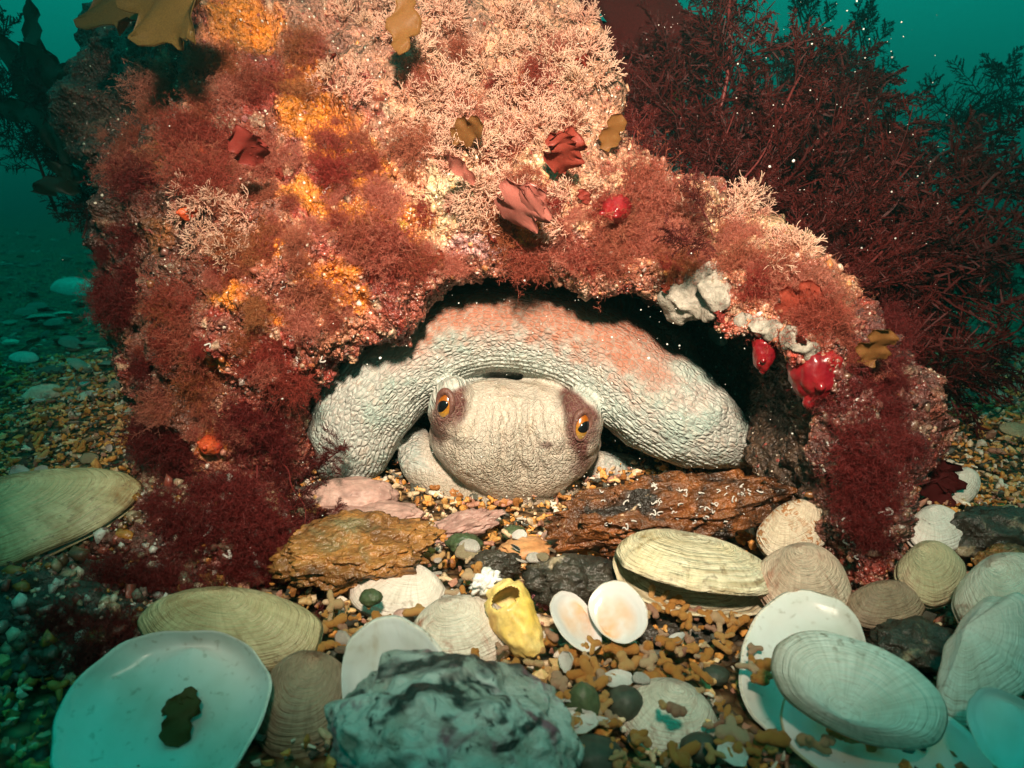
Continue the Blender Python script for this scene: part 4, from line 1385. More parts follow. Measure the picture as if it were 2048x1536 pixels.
# angular grit between the fragments
bm = bmesh.new()
bmesh.ops.create_icosphere(bm, subdivisions=1, radius=1)
IV = np.array([v.co[:] for v in bm.verts])
IF = np.array([[v.index for v in f.verts] for f in bm.faces])
bm.free()
n = 16000
GY = 0.17 + 0.60 * rs.random(n) ** 0.8
GX = rs.uniform(-1, 1, n) * (0.80 * GY + 0.05)
GZ = bedz(np.stack([GX, GY, GX * 0], -1)) + rs.uniform(0.002, 0.009, n)
GPX, GPY = proj(np.stack([GX, GY, GZ], -1))
GZ -= 0.007 * np.array([excluded(a_, b_) for a_, b_ in zip(GPX, GPY)])
sg_ = rs.choice([0.0008, 0.0012, 0.0018, 0.0027], n, p=[.35, .35, .22, .08])
gv = np.stack([GX, GY, GZ], -1)[:, None, :] + IV[None] * sg_[:, None, None] * (1 + 0.30 * rs.normal(size=(n, len(IV), 1))) * rs.uniform(0.45, 1.5, (n, 1, 3))
gf = IF[None] + (np.arange(n) * len(IV))[:, None, None]
gc = palette[rs.integers(len(palette), size=n)] * rs.uniform(0.7, 1.15, (n, 1))
link('grit', mesh('grit', gv.reshape(-1, 3), gf.reshape(-1, 3), [M_mass], smooth=False, col=np.repeat(gc, len(IV), 0)),
     label='fine angular orange grit filling the gaps between the fragments', cat='grit', kind='stuff')

# shell hash on the seabed further off
vm_ = valve(1, 0.7, 0.2, ext=S_white, nt=10, ng=4)
vv = np.empty(len(vm_.vertices) * 3)
vm_.vertices.foreach_get('co', vv)
vv = vv.reshape(-1, 3)[:40]
ff = np.array([list(p.vertices) for p in vm_.polygons if max(p.vertices) < 40])
bpy.data.meshes.remove(vm_)
VV, FF, CC = [], [], []
off = 0
NG = 7000
GY = 0.62 + 3.6 * rs.random(NG) ** 1.6
GX = rs.uniform(-1, 1, NG) * (0.85 * GY + 0.1)
GZ = bedz(np.stack([GX, GY, GX * 0], -1))
for k in range(NG):
    X, Y = GX[k], GY[k]
    s = rs.choice([0.008, 0.013, 0.02, 0.034], p=[.42, .33, .18, .07]) * rs.uniform(0.8, 1.2)
    q = (Quaternion((0, 0, 1), rs.uniform(0, 6.28)) @ Quaternion((1, 0, 0), rs.normal() * 0.4 + (PI if rs.random() < 0.3 else 0))).to_matrix()
    V1 = vv * np.array([1, rs.uniform(0.6, 1.1), 1]) @ np.array(q).T * s + np.array([X, Y, GZ[k] + 0.2 * s])
    VV.append(V1)
    FF.append(ff + off)
    g = rs.choice([0.10, 0.2, 0.34, 0.6], p=[.35, .3, .22, .13])
    CC.append(np.tile(np.array([g * 1.05, g * 0.95, g * 0.75]), (len(V1), 1)))
    off += len(V1)
link('shell_hash', mesh('shell_hash', np.concatenate(VV), np.concatenate(FF), [M_mass], col=np.concatenate(CC)),
     label='broken shell litter covering the distant seabed', cat='shell litter', kind='stuff')


# ------------------------------------------------------------------ seaweeds
def unit(v):
    return v / (np.linalg.norm(v) + 1e-12)


def coral_tuft(seed):
    r = np.random.default_rng(seed)
    m = MB()

    def grow(p, d, ln, rad, lev):
        n = 3
        pts = [p]
        q = p
        dd = d
        for k in range(n):
            dd = unit(dd + r.normal(size=3) * 0.16 + np.array([0, 0, 0.05]))
            q = q + dd * ln / n
            pts.append(q)
        t0 = np.linalg.norm(p)
        m.tube(pts, np.linspace(rad, rad * 0.8, n + 1), 4, t=[min(1, np.linalg.norm(x)) for x in pts])
        if lev < 3:
            for sg in ((-1, 1) if r.random() < 0.85 else (0,)):
                ax = unit(np.cross(dd, r.normal(size=3)))
                nd = unit(dd + ax * 0.55 * sg + r.normal(size=3) * 0.12)
                grow(q, nd, ln * r.uniform(0.62, 0.95), rad * 0.82, lev + 1)
            if r.random() < 0.5:
                nd = unit(dd + unit(r.normal(size=3)) * 0.8)
                grow(pts[2], nd, ln * 0.55, rad * 0.75, lev + 1)

    for k in range(13):
        a = r.uniform(0, 6.28)
        el = r.uniform(0.1, 1.0)
        d = unit(np.array([math.cos(a) * el * 1.2, math.sin(a) * el * 1.2, r.uniform(0.35, 1.0)]))
        grow(np.zeros(3) + r.normal(size=3) * 0.04, d, r.uniform(0.26, 0.36), 0.026, 0)
    return m.mesh('coralline_tuft', [M_cor])


def fuzz(seed, mat, n=210, flat=0.8, width=0.013):
    r = np.random.default_rng(seed)
    m = MB()
    cl = [unit(np.array([r.normal(), r.normal(), abs(r.normal()) * 0.9 + 0.25])) for k in range(11)]
    for k in range(n):
        d = unit(cl[r.integers(len(cl))] + r.normal(size=3) * 0.34)
        d[2] = abs(d[2]) * flat
        ln = r.uniform(0.35, 1.0)
        c = r.normal(size=3) * 0.34
        p0 = r.normal(size=3) * np.array([0.34, 0.34, 0.05])
        ts = np.linspace(0, 1, 6)
        pts = np.array([p0 * (1 - x * 0.3) + d * ln * x + c * x * x + 0.16 * np.sin(x * 8 + k) * c for x in ts])
        m.ribbon(pts, width * np.linspace(1, 0.5, 6), unit(np.cross(d, r.normal(size=3))))
        for q in range(13):
            f_ = r.uniform(0.15, 0.98) * 5
            i0 = int(f_)
            b0 = pts[i0] + (pts[i0 + 1] - pts[i0]) * (f_ - i0)
            dd = unit(d * 0.5 + unit(r.normal(size=3)))
            l2 = r.uniform(0.07, 0.22)
            e0 = b0 + dd * l2
            m.ribbon(np.array([b0, e0]), width * 0.75, unit(np.cross(dd, r.normal(size=3))))
            for w_ in range(2):
                d3 = unit(dd + unit(r.normal(size=3)) * 0.9)
                m.ribbon(np.array([b0 + dd * l2 * 0.5, b0 + dd * l2 * 0.5 + d3 * l2 * 0.6]), width * 0.6, unit(np.cross(d3, r.normal(size=3))))
    return m.mesh('red_algae_tuft', [mat])


def feather(seed, mats, nprim=20, planar=0.45, fine=1.0):
    """a branched feathery weed, root at the origin, growing along +Z to length 1: stalk mesh and branchlet mesh"""
    r = np.random.default_rng(seed)
    st, br = MB(), MB()
    ts = np.linspace(0, 1, 14)
    w1, w2 = r.normal(size=2) * 0.16
    cur = np.stack([w1 * np.sin(ts * 2.6) + 0.03 * np.sin(ts * 9 + seed), w2 * np.sin(ts * 2.2), ts], -1)
    st.tube(cur, np.linspace(0.0095, 0.0035, 14), 5)

    def pinnate(p, d, ln, nsub, w):
        n = 6
        side = unit(np.cross(d, np.array([0.1, 1.0, 0.1]) + r.normal(size=3) * 0.25))
        pts = [p]
        dd = d
        for k in range(n):
            dd = unit(dd + r.normal(size=3) * 0.24 + np.array([0, 0, 0.03]))
            pts.append(pts[-1] + dd * ln / n)
        pts = np.array(pts)
        br.tube(pts, np.linspace(w * 0.7, w * 0.35, n + 1), 3, cap=False)
        for k in range(nsub):
            x = 0.12 + 0.86 * k / nsub
            i0 = min(int(x * n), n - 1)
            q = pts[i0] + (pts[i0 + 1] - pts[i0]) * (x * n - i0)
            sg = 1 if k % 2 else -1
            sd = unit(dd * 0.75 + side * sg + r.normal(size=3) * 0.30)
            l2 = ln * 0.34 * (1.05 - x * 0.75) * r.uniform(0.7, 1.2)
            q1_, q2_ = q + sd * l2 * 0.5, q + sd * l2 + dd * l2 * 0.22
            nn = unit(np.cross(sd, r.normal(size=3)))
            br.ribbon(np.array([q, q1_, q2_]), [w * 1.3, w * 1.2, w * 0.6], nn)
            for e_ in range(9):
                y = 0.15 + 0.85 * e_ / 9
                b0 = q + (q2_ - q) * y
                ed_ = unit(sd * 0.7 + unit(np.cross(sd, side + r.normal(size=3) * 0.5)) * (1 if e_ % 2 else -1) * 0.5 + dd * 0.5 * (1 if e_ % 2 else -1) + r.normal(size=3) * 0.2)
                l3 = l2 * 0.46 * (1.1 - y * 0.6)
                br.ribbon(np.array([b0, b0 + ed_ * l3]), [w * 1.2, w * 0.5], unit(np.cross(ed_, r.normal(size=3))))
    for k in range(nprim):
        x = 0.10 + 0.88 * k / nprim
        i0 = min(int(x * 13), 12)
        p = cur[i0] + (cur[i0 + 1] - cur[i0]) * (x * 13 - i0)
        az = (0 if k % 2 else PI) + r.normal() * planar
        d = unit(np.array([math.cos(az) * 0.85, math.sin(az) * 0.85, 0.75 + r.normal() * 0.15]))
        ln = (0.40 * (1 - x) ** 0.7 + 0.08) * r.uniform(0.75, 1.2)
        pinnate(p, d, ln, 19, 0.0050 * fine)
    return st.mesh('stalk', [mats[0]]), br.mesh('branchlets', [mats[1]])


def blade_mesh(seed, L=1.0, Wd=0.3, mat=None, curl=0.5, ruffle=0.06, fork=0, th=0.012, n=22, m_=9, shape=0.8):
    r = np.random.default_rng(seed)
    mb_ = MB()

    def strip(p0, ang, ln, wd, cz):
        ts = np.linspace(0, 1, n)
        ss = np.linspace(-1, 1, m_)
        V = []
        for x in ts:
            cx = p0[0] + math.sin(ang) * ln * x
            cz_ = p0[1] + math.cos(ang) * ln * x
            w = wd * (math.sin(PI * min(1, 0.06 + x * 0.94)) ** shape * 0.5 + 0.03)
            w *= 1 + 0.22 * math.sin(x * 13 + seed) + 0.12 * math.sin(x * 29 + seed * 2)
            for s_ in ss:
                lx = cx + math.cos(ang) * s_ * w
                lz = cz_ - math.sin(ang) * s_ * w
                y = curl * ln * x * x + 1.1 * ruffle * ln * abs(s_) * (math.sin(x * 15 + s_ * 2.0 + seed) + 0.5 * math.sin(x * 31 + s_ * 5.0 + seed * 3)) + 0.05 * ln * math.sin(x * 5 + seed) + 0.3 * w * s_ * s_ * cz
                V.append((lx, y, lz))
        V = np.array(V)
        i = np.arange(n - 1)[:, None] * m_
        j = np.arange(m_ - 1)[None, :]
        F = np.stack([i + j, i + j + 1, i + m_ + j + 1, i + m_ + j], -1).reshape(-1, 4)
        V2 = V + np.array([0, th * ln, 0])
        k = len(V)
        rim = []
        for q in range(n - 1):
            rim.append([q * m_, (q + 1) * m_, (q + 1) * m_ + k, q * m_ + k])
            rim.append([q * m_ + m_ - 1, q * m_ + m_ - 1 + k, (q + 1) * m_ + m_ - 1 + k, (q + 1) * m_ + m_ - 1])
        for q in range(m_ - 1):
            rim.append([(n - 1) * m_ + q, (n - 1) * m_ + q + 1, (n - 1) * m_ + q + 1 + k, (n - 1) * m_ + q + k])
        mb_.add(np.concatenate([V, V2]), np.concatenate([F[:, ::-1], F + k, np.array(rim)]))
    strip((0, 0), 0.0, L, Wd, r.uniform(-1, 1))
    for q in range(fork):
        x = r.uniform(0.15, 0.6)
        strip((0, L * x), (1 if q % 2 else -1) * r.uniform(0.5, 0.9), L * r.uniform(0.35, 0.6), Wd * 0.65, r.uniform(-1, 1))
    return mb_.mesh('blade', [mat])


cor_m = [coral_tuft(200 + k) for k in range(6)]
fuz_m = [fuzz(300 + k, M_fuzz) for k in range(4)]
fuz2_m = [fuzz(310 + k, M_fuzz2) for k in range(2)]
fuz3_m = [fuzz(315 + k, M_fuzz3) for k in range(2)]
fuzd_m = [fuzz(320 + k, M_fuzzd, 200, 0.9) for k in range(3)]


KEEP = [(1385, 595, 95, 55), (1520, 655, 50, 32), (1590, 690, 60, 36), (1618, 750, 80, 80), (1525, 705, 50, 60)]


def on_rock(blobs, bv=None):
    for (x, y, rx, ry, n) in blobs:
        for k in range(n):
            for tries in range(6):
                a, b_ = random.gauss(0, 0.55), random.gauss(0, 0.55)
                if a * a + b_ * b_ < 1.4:
                    break
            qx, qy = x + a * rx, y + b_ * ry
            if bv is None and any(((qx - ex) / rx_) ** 2 + ((qy - ey) / ry_) ** 2 < 1 for ex, ey, rx_, ry_ in KEEP):
                continue
            loc, nor = hit(qx, qy, bv)
            if loc is not None and loc.y < 0.75:
                yield loc, nor


# pale coralline tufts
for loc, nor in on_rock([(1000, 130, 200, 160, 52), (900, 260, 130, 110, 20), (1120, 200, 60, 140, 18), (1050, 390, 130, 90, 22), (760, 60, 90, 60, 10), (940, 400, 60, 50, 8),
                         (450, 480, 75, 55, 14), (400, 410, 50, 30, 5), (1450, 420, 70, 40, 8), (1560, 510, 70, 40, 7), (700, 180, 60, 40, 6), (1160, 60, 30, 60, 5)]):
    s = random.uniform(0.010, 0.0165) * (1 + 0.25 * (loc.y - 0.4) / 0.1)
    z = (nor + Vector((0, -0.15, 0.35))).normalized()
    link('coralline_tuft', random.choice(cor_m), M=frame(z, None, loc - nor * 0.002, s),
         label='stiff pinkish beige coralline seaweed tuft growing on the arched boulder', cat='seaweed', group='pale coralline tufts on the boulder')
# soft red filament tufts
nf = 0
for loc, nor in on_rock([(430, 300, 90, 60, 11), (350, 230, 70, 80, 7), (600, 470, 170, 50, 11), (730, 500, 150, 40, 12), (870, 520, 110, 22, 7), (700, 340, 60, 50, 6),
                         (500, 560, 130, 60, 9), (640, 610, 70, 40, 4), (330, 640, 80, 100, 10), (420, 780, 110, 100, 12), (560, 720, 70, 60, 5), (1300, 400, 80, 45, 9), (1370, 450, 60, 40, 5),
                         (1120, 525, 180, 16, 5), (1230, 515, 110, 24, 5), (1340, 535, 60, 24, 4), (1560, 570, 60, 30, 5), (1640, 620, 50, 40, 5), (480, 160, 90, 60, 8), (600, 100, 70, 60, 5),
                         (520, 400, 60, 40, 4), (850, 100, 60, 40, 3), (260, 330, 60, 100, 6), (1700, 700, 50, 60, 4), (800, 380, 40, 30, 2), (950, 280, 220, 200, 30), (650, 300, 160, 140, 14), (1300, 480, 200, 60, 14), (415, 355, 40, 30, 5), (1232, 425, 36, 26, 6), (1500, 540, 90, 40, 8)]):
    s = random.choice([0.006, 0.008, 0.010, 0.013, 0.0165]) * random.uniform(0.85, 1.15)
    z = (nor + Vector((0, -0.1, 0.15))).normalized()
    kind_ = random.choices((0, 1, 2), (0.62, 0.15, 0.23))[0]
    link('red_algae_tuft', random.choice((fuz_m, fuz2_m, fuz3_m)[kind_]), M=frame(z, None, loc - nor * 0.001, s),
         label=('soft red filamentous algae tuft growing on the arched boulder', 'orange brown filamentous algae tuft growing on the arched boulder', 'pale pink filamentous algae tuft growing on the arched boulder')[kind_],
         cat='seaweed', group=('red', 'orange brown', 'pink')[kind_] + ' filament tufts on the boulder')
    nf += 1
# darker tufts at the foot of the boulder and over the front stones
for bv in (bv_rock, bv_leg, bv_dark):
    for loc, nor in on_rock({0: [(520, 860, 80, 60, 10), (330, 880, 70, 70, 10), (260, 560, 50, 200, 14), (1760, 860, 50, 160, 16), (1740, 1020, 30, 80, 6), (1790, 650, 30, 60, 6)],
                             1: [(470, 1000, 90, 60, 10), (400, 1060, 130, 90, 8), (530, 1090, 50, 60, 9), (300, 1000, 80, 60, 2)],
                             2: [(380, 1180, 90, 70, 5), (250, 1150, 130, 50, 4), (100, 1250, 130, 90, 3), (250, 1280, 90, 50, 3)]}[[bv_rock, bv_leg, bv_dark].index(bv)], bv):
        s = random.uniform(0.007, 0.017)
        z = (nor + Vector((0, -0.1, 0.35))).normalized()
        link('dark_algae_tuft', random.choice(fuzd_m), M=frame(z, None, loc - nor * 0.001, s),
             label='dark red filamentous algae tuft around the foot of the boulder', cat='seaweed', group='dark red tufts around the boulder foot')

# the feathery red bush behind the low shoulder of the boulder
fe = [feather(400 + k, (M_stalk, M_feath), planar=0.7) for k in range(5)]
fed = [feather(420 + k, (M_stalk, M_feathd), planar=0.7) for k in range(3)]


def put_feather(pair, base, tip, label, group, twist=None):
    d = tip - base
    root = link('feathery_seaweed', None, M=frame(d, (1, 0, 0.1) if twist is None else twist, base, d.length), label=label, cat='seaweed', group=group)
    root.empty_display_size = 0.02
    link('stalk', pair[0], parent=root)
    link('branchlets', pair[1], parent=root)
    return root


LB = 'dark red feathery seaweed frond of the bush behind the boulder shoulder'
GB = 'feathery red fronds of the bush behind the boulder'
fr = [((1330, 420, .52), (1330, 60, .62)), ((1380, 420, .50), (1440, 40, .60)), ((1430, 430, .50), (1540, 30, .60)), ((1480, 450, .50), (1660, 10, .62)), ((1500, 450, .50), (1720, 70, .58)),
      ((1520, 470, .48), (1740, 190, .60)), ((1560, 500, .48), (1800, 280, .58)), ((1600, 520, .47), (1870, 350, .60)), ((1620, 560, .46), (1970, 390, .62)), ((1640, 580, .46), (1990, 340, .55)),
      ((1680, 620, .45), (2060, 410, .58)), ((1700, 660, .44), (2050, 500, .56)), ((1720, 700, .43), (2000, 580, .52)), ((1760, 760, .42), (1980, 720, .50)),
      ((1800, 840, .40), (1930, 900, .44)), ((1800, 860, .39), (1860, 960, .41)), ((1400, 430, .47), (1500, 200, .50)), ((1450, 430, .46), (1600, 220, .50)),
      ((1520, 480, .45), (1700, 260, .50)), ((1560, 520, .44), (1760, 330, .49)), ((1620, 570, .43), (1840, 400, .49)), ((1660, 620, .42), (1900, 480, .48)), ((1700, 660, .41), (1900, 580, .46)),
      ((1350, 400, .48), (1400, 230, .52)), ((1480, 440, .46), (1640, 130, .54)), ((1540, 480, .50), (1880, 320, .60)), ((1600, 540, .50), (1960, 440, .60)), ((1640, 600, .48), (1990, 540, .56)),
      ((1300, 380, .50), (1270, 180, .56)), ((1500, 460, .42), (1560, 340, .44)), ((1580, 520, .41), (1680, 420, .44)), ((1660, 600, .40), (1790, 540, .43)), ((1700, 680, .39), (1830, 680, .41))]
for k in range(20):
    tx = random.uniform(1430, 1980)
    fr.append(((random.uniform(1380, 1700), 560 + random.uniform(-120, 80), .47), (tx, random.uniform(200 + (tx - 1430) * 0.45, 700), random.uniform(.46, .58))))
for k, (b_, t_) in enumerate(fr):
    far = t_[2] > 0.575
    put_feather(random.choice(fe), P(*b_), P(*t_), LB, GB, (random.uniform(-1, 1), random.uniform(-0.6, 0.6), 0.2))
for (b_, t_) in [((1500, 380, .75), (1430, -40, .85)), ((1560, 380, .75), (1560, -60, .85)), ((1650, 350, .75), (1690, -30, .85)), ((1800, 260, .75), (1930, 70, .85)), ((1400, 350, .75), (1290, -30, .85)), ((1880, 620, .7), (2090, 560, .75))]:
    put_feather(random.choice(fed), P(*b_), P(*t_), 'nearly black feathery seaweed silhouetted against open green water behind the red bush', 'dark fronds behind the red bush')
# single feathery sprigs in front
for (b_, t_, s_) in [((1425, 480, .36), (1330, 400, .34), 0), ((1430, 470, .36), (1400, 330, .37), 1), ((690, 880, .40), (615, 905, .36), 2), ((560, 1150, .33), (650, 1250, .285), 3), ((570, 1060, .36), (690, 1000, .36), 4), ((480, 1120, .33), (560, 1200, .29), 0), ((540, 1000, .37), (580, 1170, .31), 1), ((500, 1010, .37), (520, 1180, .31), 2), ((560, 930, .39), (600, 1090, .34), 3), ((450, 1020, .36), (440, 1190, .30), 4), ((520, 930, .38), (560, 1060, .33), 0),
                     ((1240, 350, .42), (1290, 230, .45), 2), ((1230, 350, .42), (1330, 290, .44), 1)]:
    put_feather(fe[s_], P(*b_), P(*t_), 'small loose red feathery sprig growing from the boulder edge', 'small feathery sprigs on the boulder edge')

# dark weeds in the green water behind the boulder's steep side
for k, (b_, t_) in enumerate([((120, 420, .62), (60, 60, .66)), ((130, 300, .6), (-20, 200, .66)), ((160, 480, .58), (40, 330, .62)), ((200, 250, .56), (60, 150, .6)), ((190, 130, .57), (250, -90, .6)), ((190, 420, .56), (70, 420, .6))]):
    put_feather(fed[k % 3], P(*b_), P(*t_), 'dark feathery weed on the steep flank of the boulder against green water', 'dark weeds on the steep boulder flank')


def put_blade(name, label, b_, t_, wd, mat, seed, curl=0.3, ruffle=0.05, fork=0, cat='seaweed', group=None, th=0.010, shape=0.8):
    p0, p1 = P(*b_), P(*t_)
    d = p1 - p0
    side = d.cross(Vector((0, 1, 0)))
    link(name, blade_mesh(seed, 1.0, wd, mat, curl, ruffle, fork, th, shape=shape), M=frame(d, side, p0, d.length), label=label, cat=cat, group=group)


put_blade('kelp', 'dark ragged kelp blade reaching into the green water beside the boulder', (150, 330, .60), (0, 60, .62), 0.20, M_kelp, 1, 0.1, 0.04, 3)
put_blade('kelp', 'short dark kelp blade below the ragged kelp blade', (160, 240, .58), (60, 100, .6), 0.5, M_kelp, 2, 0.1, 0.05, 1)
put_blade('kelp', 'dark drooping kelp blade low on the steep boulder flank', (170, 350, .56), (80, 380, .57), 0.4, M_kelp, 3, 0.1, 0.05, 1)
put_blade('red_seaweed', 'broad dark red blade standing behind the crest of the boulder', (1140, 250, .56), (1090, -70, .58), 0.55, M_dred, 4, 0.05, 0.06, 1, shape=0.55)
put_blade('red_seaweed', 'dark red blade arching from behind the boulder towards the bush', (1200, 240, .60), (1330, -40, .64), 0.6, M_dred, 5, 0.05, 0.06, 1, shape=0.55)
put_blade('red_seaweed', 'dim dark red blade in the gap between boulder and bush', (1230, 280, .60), (1170, 60, .64), 0.6, M_dred, 14, 0.05, 0.06, 0, shape=0.5)
for k in range(9):
    put_blade('green_weed', 'thin green weed blade growing between boulder crest and red bush', (1330 + random.uniform(-30, 30), 240, .66), (1330 + random.uniform(-90, 90), 40 + random.uniform(-20, 60), .68), 0.22, M_green, 20 + k, 0.05, 0.04, 0, group='green weed behind the boulder')
put_blade('olive_seaweed', 'olive brown blade hanging over the top of the boulder', (300, -60, .42), (390, 95, .38), 0.62, M_olive, 6, 0.12, 0.05, 0)
put_blade('olive_seaweed', 'broad olive blade beside the hanging one on the boulder top', (250, -80, .46), (290, 60, .42), 0.9, M_olive, 7, 0.12, 0.05, 0)
put_blade('olive_seaweed', 'curled tan blade hooked over the pale tufts', (815, -10, .42), (795, 95, .40), 0.42, M_tan, 8, -0.15, 0.04, 0)
put_blade('olive_seaweed', 'small torn tan blade lying among pale tufts', (905, 275, .405), (972, 248, .395), 0.6, M_tan, 9, 0.1, 0.05, 0, shape=0.4)
put_blade('olive_seaweed', 'golden rolled blade with a pale midrib at the boulder shoulder', (1208, 300, .42), (1240, 230, .42), 0.5, M_tan, 10, 0.2, 0.03, 0, shape=0.4)
put_blade('red_seaweed', 'glossy orange red blade on the pale shoulder of the boulder', (1120, 350, .385), (1140, 258, .37), 0.75, M_blade, 11, -0.1, 0.07, 2)
put_blade('pink_seaweed', 'translucent pink blade standing over the orange patch', (1020, 445, .375), (1068, 385, .355), 0.95, M_pblade, 12, -0.1, 0.05, 1, shape=0.5)
put_blade('red_seaweed', 'thin curled red blade across the pale tufts', (950, 365, .39), (872, 290, .375), 0.22, M_pblade, 13, 0.5, 0.04, 0)
put_blade('red_seaweed', 'reddish flap of blade over the white sponge', (1560, 630, .345), (1640, 575, .335), 0.7, M_blade, 15, -0.1, 0.06, 1, shape=0.4)
put_blade('red_seaweed', 'brown folded blade above the crimson sea squirt', (1730, 730, .325), (1775, 655, .32), 0.65, M_tan, 16, 0.05, 0.06, 0, shape=0.4)
put_blade('red_seaweed', 'pale pinkish blade beside the orange tipped squirt', (520, 330, .375), (470, 255, .36), 0.7, M_blade, 17, -0.1, 0.05, 1)
bpy.context.view_layer.update()
bv_a = BVHTree.FromPolygons([SHA.matrix_world @ v.co for v in SHA.data.vertices], [list(p.vertices) for p in SHA.data.polygons])
p0, n0 = hit(345, 1498, bv_a)
p1, n1_ = hit(392, 1382, bv_a)
if p0 is not None and p1 is not None:
    d = (p1 + n1_ * 0.004) - (p0 + n0 * 0.0015)
    nn_ = (n0 + n1_).normalized()
    link('weed_scrap', blade_mesh(18, 1.0, 0.55, M_olive, 0.02, 0.04, 2, 0.03, shape=0.5), M=frame(d, nn_.cross(d), p0 + n0 * 0.0015, d.length),
         label='lobed brown weed scrap lying in the hollow white shell', cat='seaweed')
put_blade('olive_seaweed', 'yellow green scrap on the crusted stone', (905, 1470, .205), (880, 1400, .21), 0.5, M_olive, 19, 0.05, 0.05, 1)
put_blade('red_seaweed', 'tiny dark red leafy clump behind the chalky white clam', (1870, 1010, .385), (1885, 920, .385), 0.9, M_dred, 40, 0.0, 0.09, 3, shape=0.4)
put_blade('red_seaweed', 'grey red ragged blade hanging before the dark weedy stone', (210, 1150, .30), (225, 1260, .27), 0.3, M_dred, 41, 0.0, 0.05, 1)
for k, (bx_, by_, ang_) in enumerate([(1340, 560, 1), (1190, 545, 1), (1060, 560, 0), (1450, 640, 1), (880, 520, 0), (630, 740, 1), (560, 360, 0), (1180, 400, 1), (980, 470, 1), (660, 120, 0), (870, 180, 0), (1150, 130, 1), (1040, 300, 0), (1600, 690, 0), (760, 560, 0), (530, 620, 0)]):
    loc, nor = hit(bx_, by_)
    if loc is None:
        continue
    d = (nor * 0.7 + Vector((random.uniform(-.8, .8), -0.2, random.uniform(-.3, .7)))).normalized()
    link('red_seaweed', blade_mesh(60 + k, 1.0, 0.7, M_blade, 0.3, 0.08, 1, 0.02, 14, 7), M=frame(d, None, loc, random.uniform(0.005, 0.011)),
         label='little red leaf of seaweed sticking out from the boulder crust', cat='seaweed', group='little red leaves on the boulder')


# ------------------------------------------------------------------ sea squirts, sponge, worm tubes, crumbs
def squirt(label, px_, py_, wpx, direction, mat, tall=1.35, at=None):
    loc, nor = hit(px_, py_)
    if at:
        loc = P(px_, py_, at)
    R = m_of(wpx, loc) / 2
    root = link('sea_squirt', None, M=frame(direction, None, loc), label=label, cat='sea squirt')
    root.empty_display_size = 0.01
    V, F = stone_np(R, R * 0.92, R * tall, 0.16, 1.3, px_ % 13, 4)
    V[:, :2] *= (1 - 0.28 * (V[:, 2] / (R * tall)))[:, None]
    V[:, 2] += R * tall * 0.5
    link('body', mesh('body', V, F, [mat]), parent=root)
    for (ox, oz, tl, s_) in ((0.12, 1.42, 0.15, 0.24), (-0.55, 0.95, -0.9, 0.20)):
        m = MB()
        th_ = np.linspace(0, 1, 7)
        m.tube(np.stack([np.zeros(7), np.zeros(7), th_ * R * 0.5], -1), R * s_ * np.array([1.3, 1.1, 1.0, 0.98, 1.05, 0.9, 0.45]), 14)
        link('siphon', m.mesh('siphon', [mat]), parent=root, M=Matrix.Translation((ox * R, 0, oz * R * tall * 0.9)) @ Matrix.Rotation(tl, 4, 'Y'))


squirt('large glossy crimson sea squirt hanging by the den mouth', 1632, 722, 100, (-0.18, -0.35, -0.92), M_squirt, 1.1, 0.333)
squirt('smaller red sea squirt with orange tip inside the den mouth', 1532, 685, 58, (-0.12, -0.25, -0.96), M_squirt, 1.3, 0.352)
squirt('bright red sea squirt half hidden in fuzzy red algae', 1232, 415, 60, (-0.2, -0.9, -0.25), M_squirt, 1.3)
squirt('orange tipped red sea squirt among red tufts', 415, 345, 50, (-0.5, -0.8, -0.35), M_osquirt, 1.4)
squirt('small orange sea squirt above the orange tipped one', 405, 305, 30, (-0.3, -0.9, 0.0), M_osquirt, 1.3)
squirt('tiny fiery orange squirt at the weedy boulder leg', 425, 890, 40, (-0.1, -0.9, 0.2), M_osquirt, 1.2)
squirt('pale tan sea squirt with transparent neck beside the pale tuft', 385, 430, 30, (-0.5, -0.8, 0.2), M_osquirt, 1.4)


def crust(label, pts, rad, mat):
    mb_ = MB()
    first = None
    for (x, y), r_ in zip(pts, rad):
        loc, nor = hit(x, y)
        if loc is None:
            continue
        r_m = m_of(r_, loc)
        z = np.array(nor)
        Mx = frame(nor, None, loc)
        add_ball(mb_, loc, (r_m, r_m, r_m * 0.30), np.array(Mx.to_3x3()))
    V, F, Nn = remesh(mb_, 0.0011, 4)
    lab = np.arange(len(V))
    while True:
        m_ = lab[F].min(1)
        new = lab.copy()
        for q in range(4):
            np.minimum.at(new, F[:, q], m_)
        if (new == lab).all():
            break
        lab = new
    ids, cnt = np.unique(lab, return_counts=True)
    kp = lab == ids[cnt.argmax()]
    F = F[kp[F[:, 0]]]
    re_ = np.cumsum(kp) - 1
    V, Nn, F = V[kp], Nn[kp], re_[F]
    V = V + Nn * (0.0016 * fbm(V, 120, 3, 2.0) + 0.0012 * fbm(V, 45, 2, 5.0))[:, None]
    link('sponge', mesh('sponge', V, F, [mat]), label=label, cat='sponge')


crust('white crusting sponge on the lip of the den', [(1312, 608), (1328, 603), (1345, 598), (1375, 590), (1400, 570), (1425, 555), (1432, 580), (1420, 610), (1390, 620), (1350, 622), (1440, 600)], [24, 30, 34, 38, 38, 34, 34, 38, 34, 32, 28], M_sponge)
crust('thin white sponge strip along the den edge towards the crimson squirt', [(1490, 640), (1515, 652), (1545, 662), (1575, 676), (1600, 690), (1622, 704), (1635, 722)], [22, 24, 24, 24, 24, 22, 18], M_sponge)
crust('small buff sponge patch under the den lip', [(1430, 665), (1445, 672), (1462, 668)], [20, 22, 16], M_sponge)


